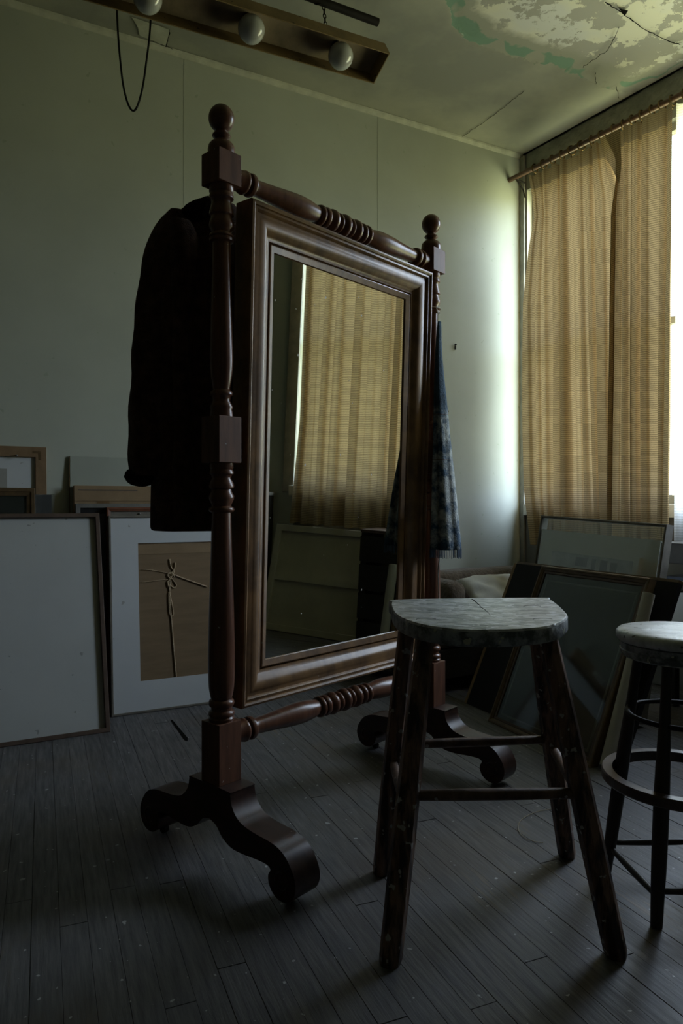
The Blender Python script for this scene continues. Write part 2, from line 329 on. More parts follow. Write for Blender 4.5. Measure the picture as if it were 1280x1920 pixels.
def plank_mat():
    m = bpy.data.materials.new('worn_floor_paint'); m.use_nodes = True; nt = m.node_tree; N = nt.nodes; L = nt.links
    b = N['Principled BSDF']; b.inputs['Specular IOR Level'].default_value = 0.5
    tc = N.new('ShaderNodeTexCoord')
    def nz(scale, det, st=(1, 1, 1), rg=0.6):
        mp = N.new('ShaderNodeMapping'); mp.inputs['Scale'].default_value = st; L.new(tc.outputs['Object'], mp.inputs['Vector'])
        n = N.new('ShaderNodeTexNoise'); n.inputs['Scale'].default_value = scale; n.inputs['Detail'].default_value = det; n.inputs['Roughness'].default_value = rg
        L.new(mp.outputs[0], n.inputs['Vector']); return n.outputs['Fac']
    def rng(v, a, c, lo=0, hi=1):
        r = N.new('ShaderNodeMapRange'); r.inputs['From Min'].default_value = a; r.inputs['From Max'].default_value = c
        r.inputs['To Min'].default_value = lo; r.inputs['To Max'].default_value = hi; L.new(v, r.inputs['Value']); return r.outputs[0]
    def mix(fac, A, B):
        x = N.new('ShaderNodeMix'); x.data_type = 'RGBA'; L.new(fac, x.inputs['Factor'])
        if isinstance(A, tuple): x.inputs['A'].default_value = A + (1,)
        else: L.new(A, x.inputs['A'])
        if isinstance(B, tuple): x.inputs['B'].default_value = B + (1,)
        else: L.new(B, x.inputs['B'])
        return x.outputs['Result']
    big = nz(1.3, 5); grain = nz(9, 8, (9, 0.7, 1)); sp = nz(48, 1); sp2 = nz(15, 2)
    c = mix(rng(grain, 0.35, 0.65), (0.132, 0.128, 0.128), (0.072, 0.072, 0.076))
    c = mix(rng(big, 0.50, 0.68), c, (0.100, 0.080, 0.062))
    wear = N.new('ShaderNodeMath'); wear.operation = 'MULTIPLY'; L.new(rng(nz(1.7, 4, (1, 0.6, 1)), 0.56, 0.66), wear.inputs[0]); L.new(rng(grain, 0.5, 0.62), wear.inputs[1])
    c = mix(wear.outputs[0], c, (0.19, 0.16, 0.12))
    c = mix(rng(sp, 0.735, 0.75), c, (0.42, 0.43, 0.42))
    c = mix(rng(sp2, 0.735, 0.745), c, (0.30, 0.31, 0.30))
    oi = N.new('ShaderNodeObjectInfo'); h = N.new('ShaderNodeHueSaturation'); L.new(rng(oi.outputs['Random'], 0, 1, 0.90, 1.10), h.inputs['Value']); L.new(c, h.inputs['Color'])
    L.new(h.outputs['Color'], b.inputs['Base Color'])
    L.new(rng(grain, 0.3, 0.7, 0.34, 0.56), b.inputs['Roughness'])
    bn = N.new('ShaderNodeBump'); bn.inputs['Strength'].default_value = 0.35; bn.inputs['Distance'].default_value = 0.004
    L.new(grain, bn.inputs['Height']); L.new(bn.outputs[0], b.inputs['Normal'])
    return m
M['plank'] = plank_mat()
poly = [FI @ q for q in (P_c, P_l, P_f, P_r)]
def span(x):
    ys = []
    for i in range(4):
        a, b = poly[i], poly[(i + 1) % 4]
        if (a.x - x) * (b.x - x) < 0: ys.append(a.y + (b.y - a.y) * (x - a.x) / (b.x - a.x))
    return (min(ys), max(ys)) if len(ys) >= 2 else None
PW = 0.062
xs0 = min(p.x for p in poly); xs1 = max(p.x for p in poly)
cell = []
x = xs0
while x < xs1 - 0.01:
    s = span(x + PW / 2)
    if s and s[1] - s[0] > 0.1:
        y = s[0]; rr = random.Random(int(x * 1000))
        cuts = [s[0]]
        if s[1] - s[0] > 2.5: cuts.append(s[0] + (s[1] - s[0]) * rr.uniform(0.3, 0.62))
        if s[1] - s[0] > 4.2: cuts.append(min(s[1] - 0.4, cuts[-1] + rr.uniform(1.2, 2.2)))
        cuts.append(s[1])
        for a, b in zip(cuts, cuts[1:]): cell.append((x, a, b, rr.uniform(-0.0012, 0.0006)))
    x += PW
for x, a, b, dz in cell[:298]:
    bm = bmesh.new()
    g = 0.0003; c = 0.0006
    sec = [(x + g, -0.018), (x + g, dz - c), (x + g + c, dz), (x + PW - g - c, dz), (x + PW - g, dz - c), (x + PW - g, -0.018)]
    prism(bm, sec, a + 0.0012, b - 0.0012, lambda p, q, d: Vector((p, d, q)))
    obj('floor_board', bm, M['plank'], floor)
if len(cell) > 298:
    bm = bmesh.new()
    for x, a, b, dz in cell[298:]: box(bm, x + .001, x + PW - .001, a, b, -0.018, dz)
    o = obj('floor_boards_rest', bm, M['plank'], floor); o['kind'] = 'stuff'

# back wall in panels
wb = bmesh.new()
WBM = basis(bw(0), U, ZU)            # local x runs along U (negative = left), local y points away behind the wall
box(wb, -LB, 0.06, 0.012, 0.10, -.08, CEIL)
wall_back = struct(obj('wall_back', wb, M['void'])); wall_back.matrix_world = WBM
for a, b in ((0, 1.13), (1.13, 2.31), (2.31, 3.5), (3.5, LB)):
    obj('wall_panel', bx(-b + 0.0015, -a - 0.0015, 0, 0.0118, 0, CEIL - 0.001, bev=0.001), M['wall'], wall_back)
for a in (1.13, 2.31):
    obj('joint_batten', bx(-a - 0.002, -a + 0.007, -0.0012, -0.0002, 0.0, CEIL - 0.03), M['wall'], wall_back)
for px, py in ((853, 650), (838, 775)):
    r = (px - CX) / F; t = (CORNER.x - CORNER.y * r) / (U.x - U.y * r); p = bw(t); z = CAMH + (HZ - py) / F * p.y
    bm = bmesh.new(); lathe(bm, [(0, 0.006), (0.008, 0.007), (0.012, 0.003)], Matrix.Translation((-t, 0, z + .012)) @ Matrix.Rotation(math.pi / 2, 4, 'X'), 10)
    box(bm, -t - .004, -t + .004, -0.006, -0.0005, z - .02, z + .004)
    obj('picture_nail', bm, M['iron'], wall_back)
# cornice strip
bm = bmesh.new(); prism(bm, [(0, CEIL), (-0.022, CEIL), (-0.018, CEIL - 0.010), (-0.005, CEIL - 0.024), (0, CEIL - 0.026)], -LB, 0, lambda y, z, d: Vector((d, y - 0.0005, z - 0.0008)))
tr = struct(obj('trim_1', bm, M['trimw'])); tr.matrix_world = WBM
bm = bmesh.new(); box(bm, -LB, -0.0, -0.018, -0.001, 0.002, 0.13, bev=0.003)
tr = struct(obj('baseboard_back', bm, M['under'])); tr.matrix_world = WBM

# window wall (opening WT0..WT1, WZ0..WZ1); local x along V, local y = behind (outside)
WWM = basis(ww(0), V, ZU)
if (WWM.to_3x3() @ Vector((0, 1, 0))).dot(NW) > 0: WSIGN = -1
else: WSIGN = 1
def wbx(x0, x1, off0, off1, z0, z1, bev=0.0):     # off measured into the room
    y0, y1 = sorted((-off0 * WSIGN, -off1 * WSIGN)); return bx(x0, x1, y0, y1, z0, z1, bev=bev)
bm = bmesh.new()
def wadd(x0, x1, off0, off1, z0, z1, mi=0, bev=0.0):
    y0, y1 = sorted((-off0 * WSIGN, -off1 * WSIGN)); box(bm, x0, x1, y0, y1, z0, z1, mi=mi, bev=bev)
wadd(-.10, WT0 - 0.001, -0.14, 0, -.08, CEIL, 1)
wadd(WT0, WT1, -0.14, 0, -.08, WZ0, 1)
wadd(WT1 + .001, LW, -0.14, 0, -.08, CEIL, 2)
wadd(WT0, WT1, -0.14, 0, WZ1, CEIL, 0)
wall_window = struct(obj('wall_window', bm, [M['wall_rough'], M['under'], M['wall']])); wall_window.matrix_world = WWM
# flaking skim of plaster over the window head
bm = bmesh.new(); rr = random.Random(3)
n = 46; top = []; bot = []
for i in range(n + 1):
    t = 0.06 + (2.6 - 0.06) * i / n
    top.append((t, CEIL - 0.012 - 0.010 * rr.random())); bot.append((t, CEIL - 0.13 - 0.05 * noise.noise(Vector((t * 3, 0, 0))) - 0.015 * rr.random()))
prism(bm, top + bot[::-1], 0.0005, 0.005, lambda a, b, d: Vector((a, -d * WSIGN, b)))
o = obj('plaster_skim', bm, M['wall_rough'], wall_window)
# dark jagged gap under the ceiling
bm = bmesh.new(); pts = []; low = []
for i in range(121):
    t = 0.02 + 3.4 * i / 120; pts.append((t, CEIL - 0.0015)); low.append((t, CEIL - 0.005 - 0.012 * abs(noise.noise(Vector((t * 7, 2, 0)))) - 0.004 * rr.random()))
prism(bm, pts + low[::-1], 0.001, 0.007, lambda a, b, d: Vector((a, -d * WSIGN, b)))
obj('ceiling_gap', bm, M['void'], wall_window)
bm = wbx(0.0005, LW, 0.001, 0.018, 0.002, 0.13, .003)
o = struct(obj('baseboard_window', bm, M['under'])); o.matrix_world = WWM
# corner post and casing
o = struct(obj('trim_2', wbx(0.006, 0.040, 0.001, 0.020, 0.14, CEIL - 0.02, .003), M['sash'])); o.matrix_world = WWM
o = struct(obj('trim_3', wbx(WT1 - 0.002, WT1 + 0.09, 0.001, 0.022, WZ0 - .05, WZ1 + .08, .003), M['sash'])); o.matrix_world = WWM
o = struct(obj('trim_5', wbx(WT0, WT0 + .006, -.139, -.001, WZ0, WZ1, .001), M['trimw'])); o.matrix_world = WWM
# the windows: three casements, each with frame, rails and panes
nW = 3; wW = (WT1 - WT0) / nW
for k in range(nW):
    a = WT0 + k * wW + (0.007 if k == 0 else 0.001); b = a + wW - 0.002
    bm = bmesh.new()
    y0, y1 = sorted((0.10 * WSIGN, 0.05 * WSIGN))
    for q in ((a, a + 0.022, WZ0, WZ1), (b - 0.028, b, WZ0, WZ1), (a + .0225, b - .0285, WZ0, WZ0 + 0.05), (a + .0225, b - .0285, WZ1 - 0.04, WZ1)):
        box(bm, q[0], q[1], y0, y1, q[2], q[3])
    w = struct(obj('window_%d' % (k + 1), bm, M['sash'])); w.matrix_world = WWM
    zm = WZ0 + 1.02
    obj('meeting_rail', bx(a + .023, b - .029, y0 + .005, y1 - .005, zm - .02, zm + .02, bev=.003), M['sash'], w)
    for z0, z1 in ((WZ0 + .051, zm - .021), (zm + .021, WZ1 - .041)):
        obj('pane', bx(a + .023, b - .029, (y0 + y1) / 2 - .002, (y0 + y1) / 2 + .002, z0, z1), M['pane'], w)
o = struct(obj('trim_4', wbx(WT0 + .003, WT1 + 0.03, -0.05, 0.035, WZ0 - 0.075, WZ0 - 0.001, .004), M['sill'])); o.matrix_world = WWM
w_other = (('wall_left', P_l, P_f), ('wall_front', P_f, P_r))
for nm, a, b in w_other:
    d = (b - a).normalized(); m = basis(a, d, ZU)
    cen = (P_c + P_f) / 2; s = 1 if (m.to_3x3() @ Vector((0, 1, 0))).dot(a - cen) > 0 else -1
    y0, y1 = sorted((0, 0.1 * s))
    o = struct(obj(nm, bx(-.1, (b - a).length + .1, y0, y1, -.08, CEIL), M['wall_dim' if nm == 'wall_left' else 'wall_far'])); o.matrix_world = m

# ceiling with the peeled patch
PEEL = [(838, -60), (838, 25), (850, 52), (905, 88), (960, 108), (1040, 126), (1100, 150), (1140, 168), (1188, 176), (1215, 158)]
PL = [at_z(px, py, CEIL) for px, py in PEEL]
def segd(p, a, b):
    ab = b - a; t = max(0, min(1, (p - a).dot(ab) / ab.length_squared)); q = a + ab * t
    cr_ = ab.x * (p.y - a.y) - ab.y * (p.x - a.x); return (p - q).length, cr_
def peel(p):
    best = (9, 0)
    for a, b in zip(PL, PL[1:]):
        d, c_ = segd(p, a, b)
        if d < best[0]: best = (d, c_)
    return best[0] * (1 if best[1] > 0 else -1)
ref = at_z(1200, 60, CEIL)
sg = 1 if peel(ref) > 0 else -1
bm = bmesh.new(); NX, NY = 170, 150
W_, H_ = LB, LW
lay = bm.verts.layers.float.new('peel')
# fine part next to the window and the corner
fx, fy = 2.8, 2.6
grid = []
for j in range(NY + 1):
    row = []
    for i in range(NX + 1):
        p = CORNER - U * (fx * i / NX) + V * (fy * j / NY); p.z = CEIL
        v = bm.verts.new(p); d = sg * peel(Vector((p.x, p.y, CEIL)))
        d2 = d + 0.03 * noise.noise(Vector((p.x * 9, p.y * 9, 0))) + 0.012 * noise.noise(Vector((p.x * 30, p.y * 30, 3)))
        v[lay] = d2
        v.co.z = CEIL + max(0, min(1, d2 / 0.02)) * 0.006 + 0.004 * noise.noise(Vector((p.x * 2, p.y * 2, 5)))
        if i == 0 or j == 0 or i == NX or j == NY: v.co.z = CEIL
        row.append(v)
    grid.append(row)
for j in range(NY):
    for i in range(NX): bm.faces.new((grid[j][i], grid[j][i + 1], grid[j + 1][i + 1], grid[j + 1][i]))
for q in ((fx, LB, 0, LW), (0, fx, fy, LW)):
    vs = [CORNER - U * q[a] + V * q[b] + ZU * CEIL for a, b in ((0, 2), (1, 2), (1, 3), (0, 3))]
    f = bm.faces.new([bm.verts.new(v) for v in vs])
    for v in f.verts: v[lay] = -1.0
def ceil_mat():
    m = bpy.data.materials.new('peeling_ceiling'); m.use_nodes = True; nt = m.node_tree; N = nt.nodes; L = nt.links
    b = N['Principled BSDF']; b.inputs['Roughness'].default_value = 0.7; b.inputs['Specular IOR Level'].default_value = 0.3
    tc = N.new('ShaderNodeTexCoord'); at_ = N.new('ShaderNodeAttribute'); at_.attribute_name = 'peel'
    def nz(scale, det, rg=0.6, off=0):
        mp = N.new('ShaderNodeMapping'); mp.inputs['Location'].default_value = (off, off, 0); L.new(tc.outputs['Object'], mp.inputs['Vector'])
        n = N.new('ShaderNodeTexNoise'); n.inputs['Scale'].default_value = scale; n.inputs['Detail'].default_value = det; n.inputs['Roughness'].default_value = rg
        L.new(mp.outputs[0], n.inputs['Vector']); return n.outputs['Fac']
    def rng(v, a, c, lo=0, hi=1):
        r = N.new('ShaderNodeMapRange'); r.inputs['From Min'].default_value = a; r.inputs['From Max'].default_value = c
        r.inputs['To Min'].default_value = lo; r.inputs['To Max'].default_value = hi; L.new(v, r.inputs['Value']); return r.outputs[0]
    def math_(op, a, b2):
        x = N.new('ShaderNodeMath'); x.operation = op
        for i, q in enumerate((a, b2)):
            if isinstance(q, (int, float)): x.inputs[i].default_value = q
            else: L.new(q, x.inputs[i])
        return x.outputs[0]
    def mix(fac, A, B):
        x = N.new('ShaderNodeMix'); x.data_type = 'RGBA'; L.new(fac, x.inputs['Factor'])
        for k, q in (('A', A), ('B', B)):
            if isinstance(q, tuple): x.inputs[k].default_value = q + (1,)
            else: L.new(q, x.inputs[k])
        return x.outputs['Result']
    fine = nz(28, 5); d = math_('ADD', at_.outputs['Fac'], math_('MULTIPLY', math_('SUBTRACT', fine, 0.5), 0.05))
    inside = rng(d, 0.0, 0.004)
    old = mix(rng(nz(2.2, 4), 0.4, 0.6), (0.40, 0.41, 0.335), (0.31, 0.32, 0.275))
    blot = nz(7.5, 12, 0.70, 3); blot2 = nz(2.0, 3, 0.5, 9)
    bb = math_('ADD', blot, math_('MULTIPLY', math_('SUBTRACT', blot2, 0.5), 0.7))
    pale = mix(rng(nz(3, 3, .5, 5), 0.45, 0.6), (0.74, 0.74, 0.62), (0.68, 0.70, 0.68))
    ins = mix(rng(bb, 0.485, 0.497), pale, (0.40, 0.40, 0.36))
    band = math_('MULTIPLY', rng(d, 0.085, 0.075), rng(nz(4.2, 2, .5, 2), 0.46, 0.48))
    rim = mix(band, mix(rng(d, 0.17, 0.12), ins, (0.36, 0.37, 0.31)), (0.20, 0.33, 0.25))
    c = mix(inside, old, rim)
    L.new(c, b.inputs['Base Color'])
    h = math_('ADD', math_('MULTIPLY', inside, 0.6), math_('MULTIPLY', rng(bb, 0.485, 0.497), math_('MULTIPLY', inside, -0.4)))
    h = math_('ADD', h, math_('MULTIPLY', nz(14, 4), 0.25))
    bn = N.new('ShaderNodeBump'); bn.inputs['Strength'].default_value = 0.5; bn.inputs['Distance'].default_value = 0.006
    L.new(h, bn.inputs['Height']); L.new(bn.outputs[0], b.inputs['Normal'])
    return m
M['ceiling'] = ceil_mat()
me = bpy.data.meshes.new('ceiling'); bm.to_mesh(me); bm.free(); me.materials.append(M['ceiling'])
for p_ in me.polygons: p_.use_smooth = True
ceiling = bpy.data.objects.new('ceiling', me); COL.objects.link(ceiling); struct(ceiling)
bm = bmesh.new()
vs = [p + ZU * (CEIL + 0.05) for p in (P_c + V * -.2 + U * .2, P_l + V * -.2 - U * .1, P_f + V * .1 - U * .1, P_r + V * .1 + U * .2)]
prism(bm, [(v.x, v.y) for v in vs], CEIL + 0.02, CEIL + 0.2, lambda a, b, d: Vector((a, b, d)))
obj('roof_slab', bm, M['wall_far'], ceiling)
def crack(pts, w=0.0035, seed=1):
    rr = random.Random(seed); P = []
    for (a, b), (c, d) in zip(pts, pts[1:]):
        for k in range(7):
            t = k / 7; P.append(at_z(a + (c - a) * t + rr.uniform(-1.2, 1.2), b + (d - b) * t + rr.uniform(-1.2, 1.2), CEIL))
    P.append(at_z(pts[-1][0], pts[-1][1], CEIL))
    bm = bmesh.new(); L_ = []; R_ = []
    for i, p in enumerate(P):
        t = (P[min(i + 1, len(P) - 1)] - P[max(i - 1, 0)]).normalized(); s = Vector((-t.y, t.x, 0)); ww_ = w * rr.uniform(0.15, 0.75)
        L_.append(p + s * ww_); R_.append(p - s * ww_)
    prism(bm, [(q.x, q.y) for q in L_ + R_[::-1]], CEIL - 0.0062, CEIL - 0.0045, lambda a, b, d: Vector((a, b, d)))
    obj('crack', bm, M['void'], ceiling)
crack([(862, 258), (900, 232), (945, 200), (982, 168)], .002, 1)
crack([(1092, 124), (1115, 108), (1140, 92), (1160, 48)], .0022, 2)
crack([(1135, 2), (1165, 22), (1200, 48), (1240, 70), (1275, 82)], .0035, 3)
crack([(1155, 160), (1160, 183)], .0015, 4)
crack([(318, 53), (316, 70), (311, 86)], .0035, 8)
crack([(285, 73), (312, 86), (360, 103), (405, 119)], .003, 9)
bm = bmesh.new(); q = [at_z(a, b, CEIL) for a, b in ((247, 30), (300, 47), (317, 54), (314, 72), (310, 84), (284, 73), (262, 64), (258, 48))]
prism(bm, [(p.x, p.y) for p in q], CEIL - 0.0065, CEIL - 0.0046, lambda a, b, d: Vector((a, b, d))); obj('plaster_patch', bm, M['trimw'], ceiling)
crack([(1116, 134), (1117, 156)], .002, 6)
bm = bmesh.new(); q = [at_z(a, b, CEIL) for a, b in ((1160, 14), (1177, 18), (1171, 28))]
prism(bm, [(p.x, p.y) for p in q], CEIL - 0.006, CEIL - 0.0046, lambda a, b, d: Vector((a, b, d))); obj('plaster_hole', bm, M['void'], ceiling)

# ================================================================ CHEVAL MIRROR
AX = Vector((0.668, 0.744, 0)).normalized()
S2 = 0.508
MC = Vector((-0.3346, 2.0, 0)) + AX * S2
MM = basis(MC, AX, ZU)
cheval = thing('cheval_mirror', 'tall mahogany cheval mirror with turned posts, ball finials and scrolled feet', 'mirror', MM)
def post(x0):
    bm = bmesh.new(); T = Matrix.Translation((x0, 0, 0))
    up = [(1.885, .034), (1.868, .034), (1.864, .031), (1.858, .034), (1.850, .034), (1.846, .029), (1.838, .027), (1.826, .030), (1.812, .034), (1.804, .034), (1.800, .029),
          (1.795, .029), (1.786, .033), (1.776, .035), (1.768, .034), (1.758, .027), (1.754, .027), (1.750, .033), (1.744, .034), (1.741, .030), (1.738, .034), (1.731, .033), (1.728, .026)]
    shaft = smooth_prof([(1.728, .025), (1.65, .0262), (1.55, .029), (1.45, .032), (1.395, .033), (1.355, .030), (1.325, .025)], 4)
    lo = [(1.318, .024), (1.312, .031), (1.304, .032), (1.298, .026), (1.288, .024), (1.278, .029), (1.268, .033), (1.262, .030), (1.256, .032), (1.240, .033)]
    lathe(bm, up + shaft + lo, T)
    b1 = [(1.116, .033), (1.100, .033), (1.096, .030), (1.091, .034), (1.084, .034), (1.079, .028), (1.071, .026), (1.060, .033), (1.050, .035), (1.044, .034), (1.041, .028),
          (1.034, .029), (1.022, .035), (1.012, .034), (1.000, .028), (0.994, .027), (0.990, .034), (0.984, .036), (0.979, .034), (0.976, .027)]
    sh2 = smooth_prof([(0.976, .0265), (0.88, .029), (0.75, .033), (0.62, .0365), (0.54, .0370), (0.49, .035), (0.462, .030)], 4)
    b2 = [(0.458, .028), (0.454, .034), (0.446, .036), (0.440, .034), (0.436, .029), (0.428, .029), (0.424, .035), (0.416, .037), (0.410, .033), (0.406, .036), (0.400, .034), (0.396, .034)]
    lathe(bm, b1 + sh2 + b2, T)
    o = obj('post', bm, M['mahog'], cheval, autos=50)
    for z0, z1, nm in ((1.884, 1.972, 'upper_block'), (1.114, 1.242, 'middle_block'), (0.232, 0.398, 'lower_block')):
        obj(nm, bx(x0 - .039, x0 + .039, -.039, .039, z0, z1, bev=.0015), M['mahog_block'], cheval)
    bm = bmesh.new()
    pr = [(1.970, .037), (1.985, .038), (1.997, .036), (2.006, .029), (2.012, .020), (2.016, .016), (2.020, .022), (2.025, .026), (2.030, .024), (2.033, .016)]
    pr += [(2.074 - .038 * math.cos(a), max(.001, .036 * math.sin(a))) for a in [math.radians(24 + 156 * k / 14) for k in range(15)]]
    lathe(bm, pr, T); obj('finial', bm, M['mahog'], cheval, autos=50)
    # scrolled foot, in the (y, z) plane
    half = [(0.0, .232), (.084, .232), (.090, .226), (.094, .205), (.106, .185), (.130, .166), (.165, .157), (.205, .153), (.24, .151), (.27, .146), (.298, .134), (.320, .112), (.335, .085),
            (.338, .060), (.330, .038), (.314, .022), (.294, .016), (.272, .018), (.252, .030), (.241, .048), (.240, .066), (.248, .080), (.240, .088), (.222, .090), (.19, .089), (.15, .086), (.115, .085), (.085, .089), (.055, .104), (.03, .128), (0.0, .138)]
    half = smooth_prof(half, 3)
    outl = [(-a, b) for a, b in half] + [(a, b) for a, b in half[::-1]][1:-1]
    bm = bmesh.new()
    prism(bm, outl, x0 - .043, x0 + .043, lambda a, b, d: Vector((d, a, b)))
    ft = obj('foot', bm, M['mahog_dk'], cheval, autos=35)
    for s in (-1, 1):
        for e in (-.0435, .0405):        # volute rims carved on the cheeks of the scroll
            bm = bmesh.new()
            tube(bm, [(x0 + e + .0015, s * (.288 + .022 * math.cos(a)), .064 + .022 * math.sin(a)) for a in [2 * math.pi * k / 20 for k in range(20)]], .004, 6, closed=True)
            obj('volute', bm, M['mahog_dk'], ft, smooth=True)
        bm = bmesh.new(); lathe(bm, [(-.009, .011), (-.006, .0125), (.006, .0125), (.009, .011)], Matrix.Translation((x0, s * .275, .0128)) @ Matrix.Rotation(math.pi / 2, 4, 'Y'), 18)
        box(bm, x0 - .012, x0 + .012, s * .275 - .006, s * .275 + .006, .014, .028)
        obj('caster', bm, M['iron'], ft, smooth=False)
post(-S2); post(S2)
def rail(z, name):
    bm = bmesh.new()
    h = [(0, .034)]
    # half profile from the block outwards to the middle: (distance from post axis, radius)
    q = [(.036, .030), (.066, .030), (.074, .033), (.080, .034), (.085, .030), (.087, .022), (.093, .022), (.096, .032), (.104, .034), (.110, .032), (.113, .024)]
    q += smooth_prof([(.118, .0225), (.19, .0265), (.26, .0320), (.31, .0335), (.35, .030), (.383, .0245)], 4)
    q += [(.386, .031), (.394, .034), (.401, .031), (.403, .025), (.408, .025), (.410, .031), (.418, .034), (.426, .031), (.430, .024), (.434, .028), (.445, .036), (.456, .036), (.466, .028), (.469, .025), (.473, .030), (.479, .033), (.486, .030), (.489, .025), (.493, .030), (.501, .036), (.508, .037)]
    full = [(-S2 + a, r) for a, r in q] + [(S2 - a, r) for a, r in q[::-1]][1:]
    T = Matrix.Translation((0, 0, z)) @ Matrix.Rotation(math.pi / 2, 4, 'Y')
    lathe(bm, full, T, 28)
    obj(name, bm, M['mahog'], cheval, autos=50)
rail(1.922, 'top_rail'); rail(0.352, 'bottom_rail')
# tilting looking glass
lg = bpy.data.objects.new('looking_glass', None); COL.objects.link(lg); lg.parent = cheval
ZP = 1.18; tilt = math.atan2(0.046, 1.445)
lg.matrix_local = Matrix.Translation((0, 0, ZP)) @ Matrix.Rotation(tilt, 4, 'X')
fx0, fx1, fz0, fz1 = -.444, .438, 0.416 - ZP, 1.861 - ZP
FY = -.036
prof = [(0, .034), (0, FY + .004), (.002, FY), (.008, FY - .002), (.013, FY + .001), (.0145, FY + .005), (.018, FY + .004), (.0225, FY + .003), (.026, FY + .007), (.028, FY + .012),
        (.033, FY + .012), (.040, FY + .009), (.050, FY + .008), (.060, FY + .010), (.070, FY + .016), (.079, FY + .025), (.086, FY + .029), (.092, FY + .030), (.0935, FY + .040), (.097, FY + .040), (.098, FY + .030), (.101, FY + .029), (.117, FY + .035), (.120, FY + .041), (.120, .030)]
bm = bmesh.new(); rail_ring(bm, fx0, fx1, fz0, fz1, prof)
obj('moulded_frame', bm, M['walnut'], lg, autos=32)
obj('mirror_glass', bx(fx0 + .115, fx1 - .115, .004, .009, fz0 + .115, fz1 - .115), M['mirror'], lg)
obj('backboard', bx(fx0 + .03, fx1 - .03, .034, .040, fz0 + .03, fz1 - .03), M['card'], lg)
for s in (-1, 1):
    bm = bmesh.new(); lathe(bm, [(-.012, .007), (.012, .007)], Matrix.Translation((s * .4565 + (.003 if s < 0 else -.003), 0, ZP)) @ Matrix.Rotation(math.pi / 2, 4, 'Y'), 12)
    obj('pivot_pin', bm, M['brassold'], cheval)

# ================================================================ STOOLS
# half-round high stool
SZ = 0.724
outl = [(733, 1133), (734, 1127), (741, 1123.5), (880, 1121), (1018, 1120), (1030, 1122), (1048, 1135), (1062, 1149), (1064, 1154), (1058, 1161), (1042, 1169), (1012, 1175), (970, 1178.5), (920, 1180),
        (860, 1179), (815, 1174), (780, 1167), (752, 1157), (738, 1146)]
op = [at_z(a, b, SZ) for a, b in outl]
cen = sum(op, Vector()) / len(op); cen.z = 0
st = thing('work_stool', 'half-round topped wooden work stool crusted with grey paint, in front of the mirror', 'stool', Matrix.Translation(cen))
bm = bmesh.new(); pts = [((p - cen).x, (p - cen).y) for p in op]
pts = smooth_prof(pts + [pts[0]], 3)[:-1]
ins = []
c0 = Vector((sum(p[0] for p in pts) / len(pts), sum(p[1] for p in pts) / len(pts)))
def sc_(k): return [(c0.x + (a - c0.x) * k, c0.y + (b - c0.y) * k) for a, b in pts]
loft(bm, [[Vector((a, b, z)) for a, b in sc_(k)] for z, k in ((SZ - .040, .985), (SZ - .036, 1.0), (SZ - .006, 1.0), (SZ - .001, .990), (SZ, .975))])
for f in bm.faces:
    zz = [v.co.z for v in f.verts]
    f.material_index = 0 if min(zz) > SZ - .007 else 1
seat = obj('seat', bm, [M['seatpaint'], M['seatedge']], st, autos=45)
bm = bmesh.new()
ca, cb = at_z(884, 1123, SZ) - cen, at_z(918, 1152, SZ) - cen
rr = random.Random(5); L_ = []; R_ = []
for k in range(12):
    p = ca.lerp(cb, k / 11); w = .0017 * (1 - k / 11) + .0003; p = p + Vector((rr.uniform(-.002, .002), 0, 0)); L_.append((p.x - w, p.y)); R_.append((p.x + w, p.y))
prism(bm, L_ + R_[::-1], SZ - .002, SZ + .0004, lambda a, b, d: Vector((a, b, d))); obj('seat_crack', bm, M['void'], seat)
legs = {'fl': ((797, 1.70), (731, 1806), 0.0265), 'fr': ((1026, 1.70), (1155, 1792), 0.0265), 'bl': ((764, 1.93), (715, 1637), 0.0255), 'br': ((1003, 1.93), (1063, 1606), 0.0255)}
LP = {}
for k, ((tx, td), (bx_, by_), rad) in legs.items():
    b = fl(bx_, by_); t = Vector(((tx - CX) / F * td, td, SZ - .034))
    LP[k] = (b - cen, t - cen)
    b = b - cen; t = t - cen; ax = (t - b).normalized()
    bm = bmesh.new()
    xr = Vector((1, 0.25, 0)); xr = (xr - ax * xr.dot(ax)).normalized(); yr = ax.cross(xr); rings = []
    for z_, rf in ((0.0, .90), (.02, .99), (.35, 1.05), (.7, .98), (1.0, .86)):
        p = b.lerp(t, z_); ring = []
        for q in range(8):
            a = math.pi / 8 + q * math.pi / 4; v = p + (xr * math.cos(a) + yr * math.sin(a)) * rad * rf
            if z_ == 0.0: v.z = 0.0005
            ring.append(v)
        rings.append(ring)
    loft(bm, rings)
    bmesh.ops.bevel(bm, geom=[e for e in bm.edges if len(e.link_faces) == 2 and abs((e.verts[0].co - e.verts[1].co).normalized().dot(ax)) > .9], offset=.002, segments=1, affect='EDGES')
    obj('leg', bm, M['oldwood'], st)
    # leg tenon showing as a ring in the top of the seat
    tt = b + ax * ((SZ - b.z) / ax.z)
    a0, a1 = (0.5, 2.8) if k != 'bl' else (3.4, 5.0)
    if k != 'bl':
        bm = bmesh.new(); A = []; B = []
        for q in range(13):
            a = a0 + (a1 - a0) * q / 12; A.append((tt.x + .0265 * math.cos(a), tt.y + .0265 * math.sin(a))); B.append((tt.x + .0252 * math.cos(a), tt.y + .0252 * math.sin(a)))
        prism(bm, A + B[::-1], SZ - .002, SZ + .0005, lambda x, y, d: Vector((x, y, d))); obj('tenon_joint', bm, M['void'], seat)
def legpt(k, z):
    b, t = LP[k]; s = (z - b.z) / (t.z - b.z); return b.lerp(t, s)
